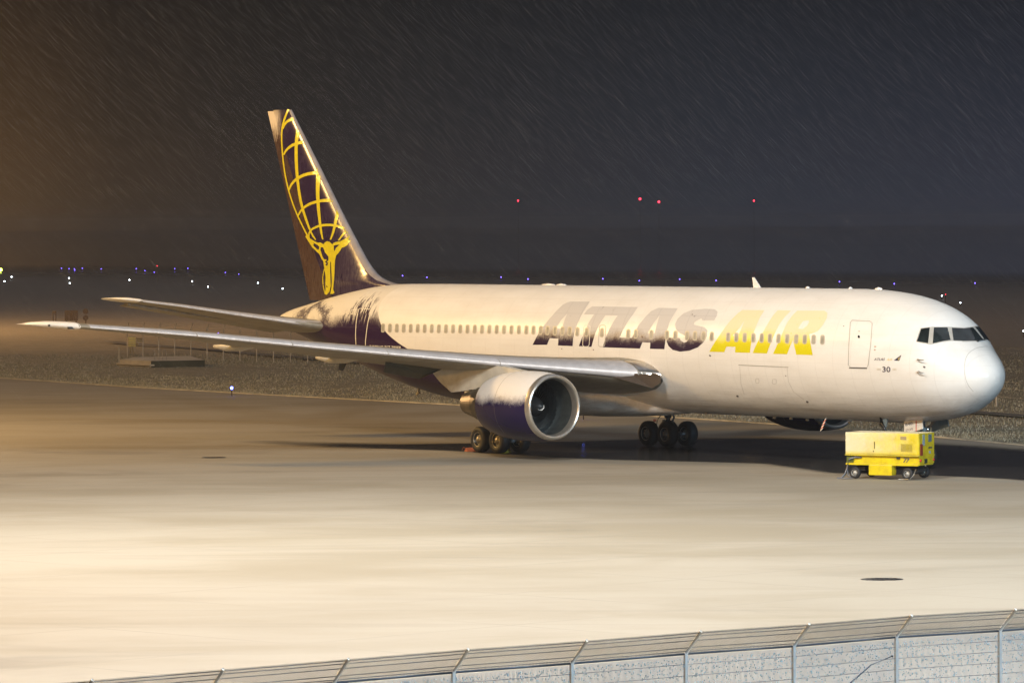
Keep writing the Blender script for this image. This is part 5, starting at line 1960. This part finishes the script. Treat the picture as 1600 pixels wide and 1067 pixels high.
# notice boards on the far fence
def board(name, corners_px, y_like, mat, label, cat):
    vs = [on_plane(px, py, 0, y_like) for px, py in corners_px]
    V = [tuple(v) for v in vs] + [(v.x + 0.05, v.y, v.z) for v in vs]
    Fc = [(0, 1, 2, 3), (7, 6, 5, 4), (0, 4, 5, 1), (1, 5, 6, 2), (2, 6, 7, 3), (3, 7, 4, 0)]
    o = mesh_obj(name, V, Fc, mat)
    return o


bx_ = bases[0][0] - 0.35
sg = empty('notice_board', (bx_, bases[0][1], 0))
tag(sg, 'yellow striped notice board wired to the far fence', 'sign')
MAT['ysign'] = simple('faded_yellow_board', (0.74, 0.58, 0.20), 0.6, var=0.25, scale=1.5)
MAT['tsign'] = simple('faded_tan_board', (0.34, 0.26, 0.14), 0.6, var=0.2, scale=1.5)
for k in range(4):
    y0 = 526.5 + k * 3.9
    mk(board('plank', [(201, y0), (201, y0 + 3.4), (212, y0 + 3.6), (212, y0 + 0.2)], bx_, MAT['ysign'], '', ''), sg)
for k in range(2):
    y0 = 528.0 + k * 3.6
    mk(board('plank', [(213.5, y0), (213.5, y0 + 2.8), (222.5, y0 + 3.0), (222.5, y0 + 0.2)], bx_, MAT['tsign'], '', ''), sg)
mk(board('plank', [(213.5, 536), (213.5, 540), (216.5, 540), (216.5, 536)], bx_, MAT['tsign'], '', ''), sg)
for (a_, b2_) in ((202.5, 203.8), (206.0, 208.5)):
    mk(board('plank', [(a_, 542), (b2_, 552), (b2_ + 1.6, 552), (a_ + 1.6, 542)], bx_, MAT['tsign'], '', ''), sg)

# far dark signs standing in the field
MAT['dsign'] = simple('dark_board', (0.055, 0.040, 0.030), 0.7)
def far_sign(px0, px1, py0, py1, dist_y, label, round_=False, n=1):
    q = on_plane((px0 + px1) / 2, dist_y, 2, 0.0)
    sc = np.dot(np.array(q) - CAM, FW) / FPX
    w = (px1 - px0) * sc; z1 = (dist_y - py0) * sc; z0 = (dist_y - py1) * sc
    mb = MB()
    rot = Matrix.Rotation(math.atan2(RT[1], RT[0]), 3, 'Z')
    if round_:
        for (cyy, rr_) in round_:
            zc = (dist_y - cyy) * sc; r0 = rr_ * sc
            vs = []
            for s_ in (-0.06, 0.06):
                for k in range(20):
                    a = 2 * math.pi * k / 20
                    v = rot @ Vector((r0 * math.cos(a), s_, r0 * math.sin(a)))
                    vs.append(Vector((0, 0, zc)) + v)
            mb.add(vs, [tuple(range(20)), tuple(reversed(range(20, 40)))] + [(k, 20 + k, 20 + (k + 1) % 20, (k + 1) % 20) for k in range(20)])
    else:
        for k in range(n):
            ww_ = w / n
            c = rot @ Vector((-w / 2 + ww_ * (k + 0.5), 0, 0))
            mb.box((c.x, c.y, (z0 + z1) / 2), (ww_ * 0.93, 0.12, z1 - z0), rot=rot)
    r_ = empty('field_sign', (q.x, q.y, 0))
    tag(r_, label, 'sign')
    mb.build('sign_face', MAT['dsign'], r_)
    mb = MB()
    for s_ in ((-0.35, 0.35) if not round_ else (0,)):
        c = rot @ Vector((w * s_, 0.1, 0))
        mb.tube([(c.x, c.y, -0.2), (c.x, c.y, max(z0, 0.3) + 0.1)], 0.05, 5)
    mb.build('sign_post', MAT['dsign'], r_)


far_sign(101, 122, 485, 501, 512, 'dark rectangular board standing far out in the field left of the airliner', n=3)
far_sign(129, 139, 481, 502, 512, 'pair of dark round discs on one post beside the dark field board', round_=((486.5, 4.3), (496.5, 4.3)))
far_sign(82, 88, 486, 490, 510, 'tiny dark double marker left of the dark field board', n=2)

# ------------------------------------------------------------------ airfield lights
def lamp_mat(name, col, st):
    return emis(name, col, st)


MAT['Lblue'] = lamp_mat('blue_taxi_lens', (0.16, 0.10, 1.0), 7.0)
MAT['Lwhite'] = lamp_mat('white_runway_lens', (0.80, 0.92, 1.0), 9.0)
MAT['Lred'] = lamp_mat('red_obstruction_lens', (1.0, 0.03, 0.06), 5.0)
MAT['Lgreen'] = lamp_mat('green_threshold_lens', (0.75, 1.0, 0.10), 9.0)
MAT['Lnear'] = lamp_mat('blue_edge_lens', (0.10, 0.16, 1.0), 14.0)


def lamp_mesh(name, mat, r, h):
    me = []
    mb = MB(); mb.tube([(0, 0, -0.3), (0, 0, max(h - r, 0.05))], 0.035, 5)
    base_ = steal(mb.build('lamp_post', MAT['dsign']))
    mb = MB()
    mb.lathe([(-r, r * 0.3), (-r * 0.7, r * 0.8), (0, r), (r * 0.6, r * 0.75), (r, 0.0)], (0, 0, 0), 'z', 10)
    lens = steal(mb.build('lens', mat))
    return base_, lens


def add_lamp(name, px, py, mat, rpx, label, group, cat, z=0.0, dist=None):
    """z=0: stands on the field where the view meets it; dist: on a mast at that range"""
    if dist is None:
        h = 0.5
        q = on_plane(px, py, 2, h)
        d_ = np.dot(np.array(q) - CAM, FW)
    else:
        dr_ = ray(px, py); q = Vector(CAM + dr_ * dist); d_ = dist; h = q.z
    r = rpx * d_ / FPX
    h = q.z
    b_, l_ = lamp_mesh(name, mat, r, h)
    root = empty(name, (q.x, q.y, 0))
    tag(root, label, cat, group)
    o = bpy.data.objects.new('lamp_post', b_); COL.objects.link(o); o.parent = root
    o = bpy.data.objects.new('lens', l_); COL.objects.link(o); o.parent = root; o.location = (0, 0, h)
    return root


blue_far = [(96, 419.3), (108, 420), (116.3, 420.2), (116.8, 422.2), (128.6, 419.2), (158.2, 420.3), (213, 420), (226.4, 423), (241, 425.4), (273, 419.8), (293.5, 419.4), (352, 426), (373, 428.2),
            (629, 430.8), (667, 433.4), (783, 433), (825, 436), (942, 435.6), (999, 438.6), (1062, 436.3), (1119, 438.3), (1311.6, 440.2), (1397.3, 443.4), (1523.5, 442.3)]
blue_lab = ['leftmost of the violet blue lights far out at left', 'second violet blue light from the left, right of the leftmost', 'upper of two violet blue lights almost touching at left', 'lower of two violet blue lights almost touching at left',
            'violet blue light just right of the almost touching two', 'lone violet blue light between the left cluster and the single white light', 'upper left of three violet blue lights stepping down above the tailplane tip', 'middle of three violet blue lights stepping down right of the single white light', 'lowest of three violet blue lights stepping down under the faint red light',
            'violet blue light left of a level pair above the tailplane', 'right one of a level violet blue pair above the tailplane', 'violet blue light above and left of the nearest white runway light by the fin', 'violet blue light closest to the fin on its left side',
            'violet blue light nearest the fin on its right side', 'second violet blue light right of the fin, close to the first', 'violet blue light above the fuselage before the flat roof fairings', 'violet blue light directly above the left edge of the roof fairings', 'violet blue light above the first letters of the title',
            'dim violet blue light above the middle of the dark title', 'violet blue light above the gap between both title words', 'brighter violet blue light left of the roof blade antenna', 'violet blue light above the last letter of the yellow title', 'violet blue light above the forward door', 'violet blue light at far right, above the pair of white lights']
for (a_, b2_), lab in zip(blue_far, blue_lab):
    add_lamp('taxiway_light', a_, b2_, MAT['Lblue'], 0.62 if a_ < 600 else 0.85, lab, 'distant blue taxiway lights', 'taxiway light')
white_far = [(18, 432.6, 'small white light, upper of the close pair at the left edge'), (7, 439.6, 'small white light, lower left of the pair at the left edge'), (107.9, 434.6, 'white runway light, upper of two stacked above the wingtip'), (109, 442.4, 'white runway light, lower of two stacked above the wingtip'),
             (202.3, 437.4, 'single white runway light above the tailplane tip'), (300.2, 439.5, 'white runway light above the middle of the tailplane'), (325, 448, 'white runway light just over the tailplane, lower right of another'),
             (403, 442, 'white runway light left of the fin foot'), (441.6, 451, 'brightest white light directly left of the fin foot'), (1471.6, 462.2, 'white light above the cockpit roof'), (1500.6, 473, 'white light just ahead of and below the one above the cockpit'), (1599, 517, 'bluish white light at the right picture edge')]
for (a_, b2_, lab) in white_far:
    add_lamp('runway_light', a_, b2_, MAT['Lwhite'], 1.05, lab, None, 'runway light')
add_lamp('threshold_light', 1, 421.5, MAT['Lgreen'], 2.6, 'yellow green light at the far left edge', None, 'threshold light')
add_lamp('obstruction_light', 245.5, 415.5, MAT['Lred'], 0.6, 'faint red light over the row of blue lights at left', None, 'obstruction light', dist=900)
add_lamp('obstruction_light', 1477.5, 460, MAT['Lred'], 0.6, 'tiny red light beside the white light above the cockpit', None, 'obstruction light', dist=400)
for (a_, b2_, r_, lab) in ((809.5, 313.8, 1.3, 'red mast light alone left of the pair, high above the wing root'), (1000, 311, 1.9, 'left of the two close red mast lights'), (1029.5, 315.5, 1.9, 'right of the two close red mast lights'), (1178, 313.8, 1.3, 'rightmost red mast light above the forward fuselage')):
    add_lamp('obstruction_light', a_, b2_, MAT['Lred'], r_, lab, None, 'obstruction light', dist=1500)
for (a_, b2_, lab) in ((362, 606, 'glowing blue edge light on the grass border at left'), (911.5, 640.5, 'glowing blue edge light right of the engine inlet'), (341, 521, 'faint blue light between wing and tailplane')):
    add_lamp('edge_light', a_, b2_, MAT['Lnear'] if b2_ > 530 else MAT['Lblue'], 2.3 if b2_ > 530 else 1.2, lab, None, 'edge light')

# ------------------------------------------------------------------ driven sleet seen against the night
N = 60000
dist_ = 236 + 330 * rng.random(N)**1.2
pxx = -150 + 1900 * rng.random(N); zz_ = 0.5 + 34 * rng.random(N)
V = np.empty((N, 4, 3)); 
P = CAM[None] + (FW[None] * np.array([1, 1, 0]) + RT[None] * ((pxx - 800) / FPX)[:, None]) * dist_[:, None]
P[:, 2] = zz_
fall = RT * 0.69 - UP * 0.72
L_ = 0.7 + 0.9 * rng.random(N)
wv = 0.0003 + 0.0006 * rng.random(N)**2
side = np.cross(fall, FW)
V[:, 0] = P - fall * (L_ / 2)[:, None]
V[:, 1] = P + side * wv[:, None]
V[:, 2] = P + fall * (L_ / 2)[:, None]
V[:, 3] = P - side * wv[:, None] + FW * wv[:, None]
me = bpy.data.meshes.new('sleet')
me.vertices.add(N * 4)
me.vertices.foreach_set('co', V.reshape(-1).astype(np.float32))
idx = (np.arange(N)[:, None] * 4 + np.array([[0, 1, 2, 0, 2, 3]])).reshape(-1)
me.loops.add(N * 6)
me.loops.foreach_set('vertex_index', idx.astype(np.int32))
me.polygons.add(N * 2)
me.polygons.foreach_set('loop_start', np.arange(0, N * 6, 3, dtype=np.int32))
me.update(calc_edges=True)
me.materials.append(simple('wet_sleet', (0.40, 0.42, 0.48), 0.5))
sl = bpy.data.objects.new('sleet', me)
COL.objects.link(sl)
tag(sl, 'fine driven sleet falling beyond the airliner', 'sleet', kind='stuff')

# ------------------------------------------------------------------ haze
HAZE = 0.00005
if HAZE > 0:
    mb = MB()
    mb.box((1000, -400, 8.5), (9000, 8000, 21))
    m = bpy.data.materials.new('night_haze')
    m.use_nodes = True
    m.node_tree.nodes.clear()
    out = m.node_tree.nodes.new('ShaderNodeOutputMaterial')
    pv = m.node_tree.nodes.new('ShaderNodeVolumePrincipled')
    pv.inputs['Color'].default_value = (0.9, 0.9, 0.92, 1)
    pv.inputs['Density'].default_value = HAZE
    pv.inputs['Anisotropy'].default_value = 0.2
    m.node_tree.links.new(pv.outputs[0], out.inputs['Volume'])
    hz = mb.build('haze', m)
    tag(hz, kind='stuff')
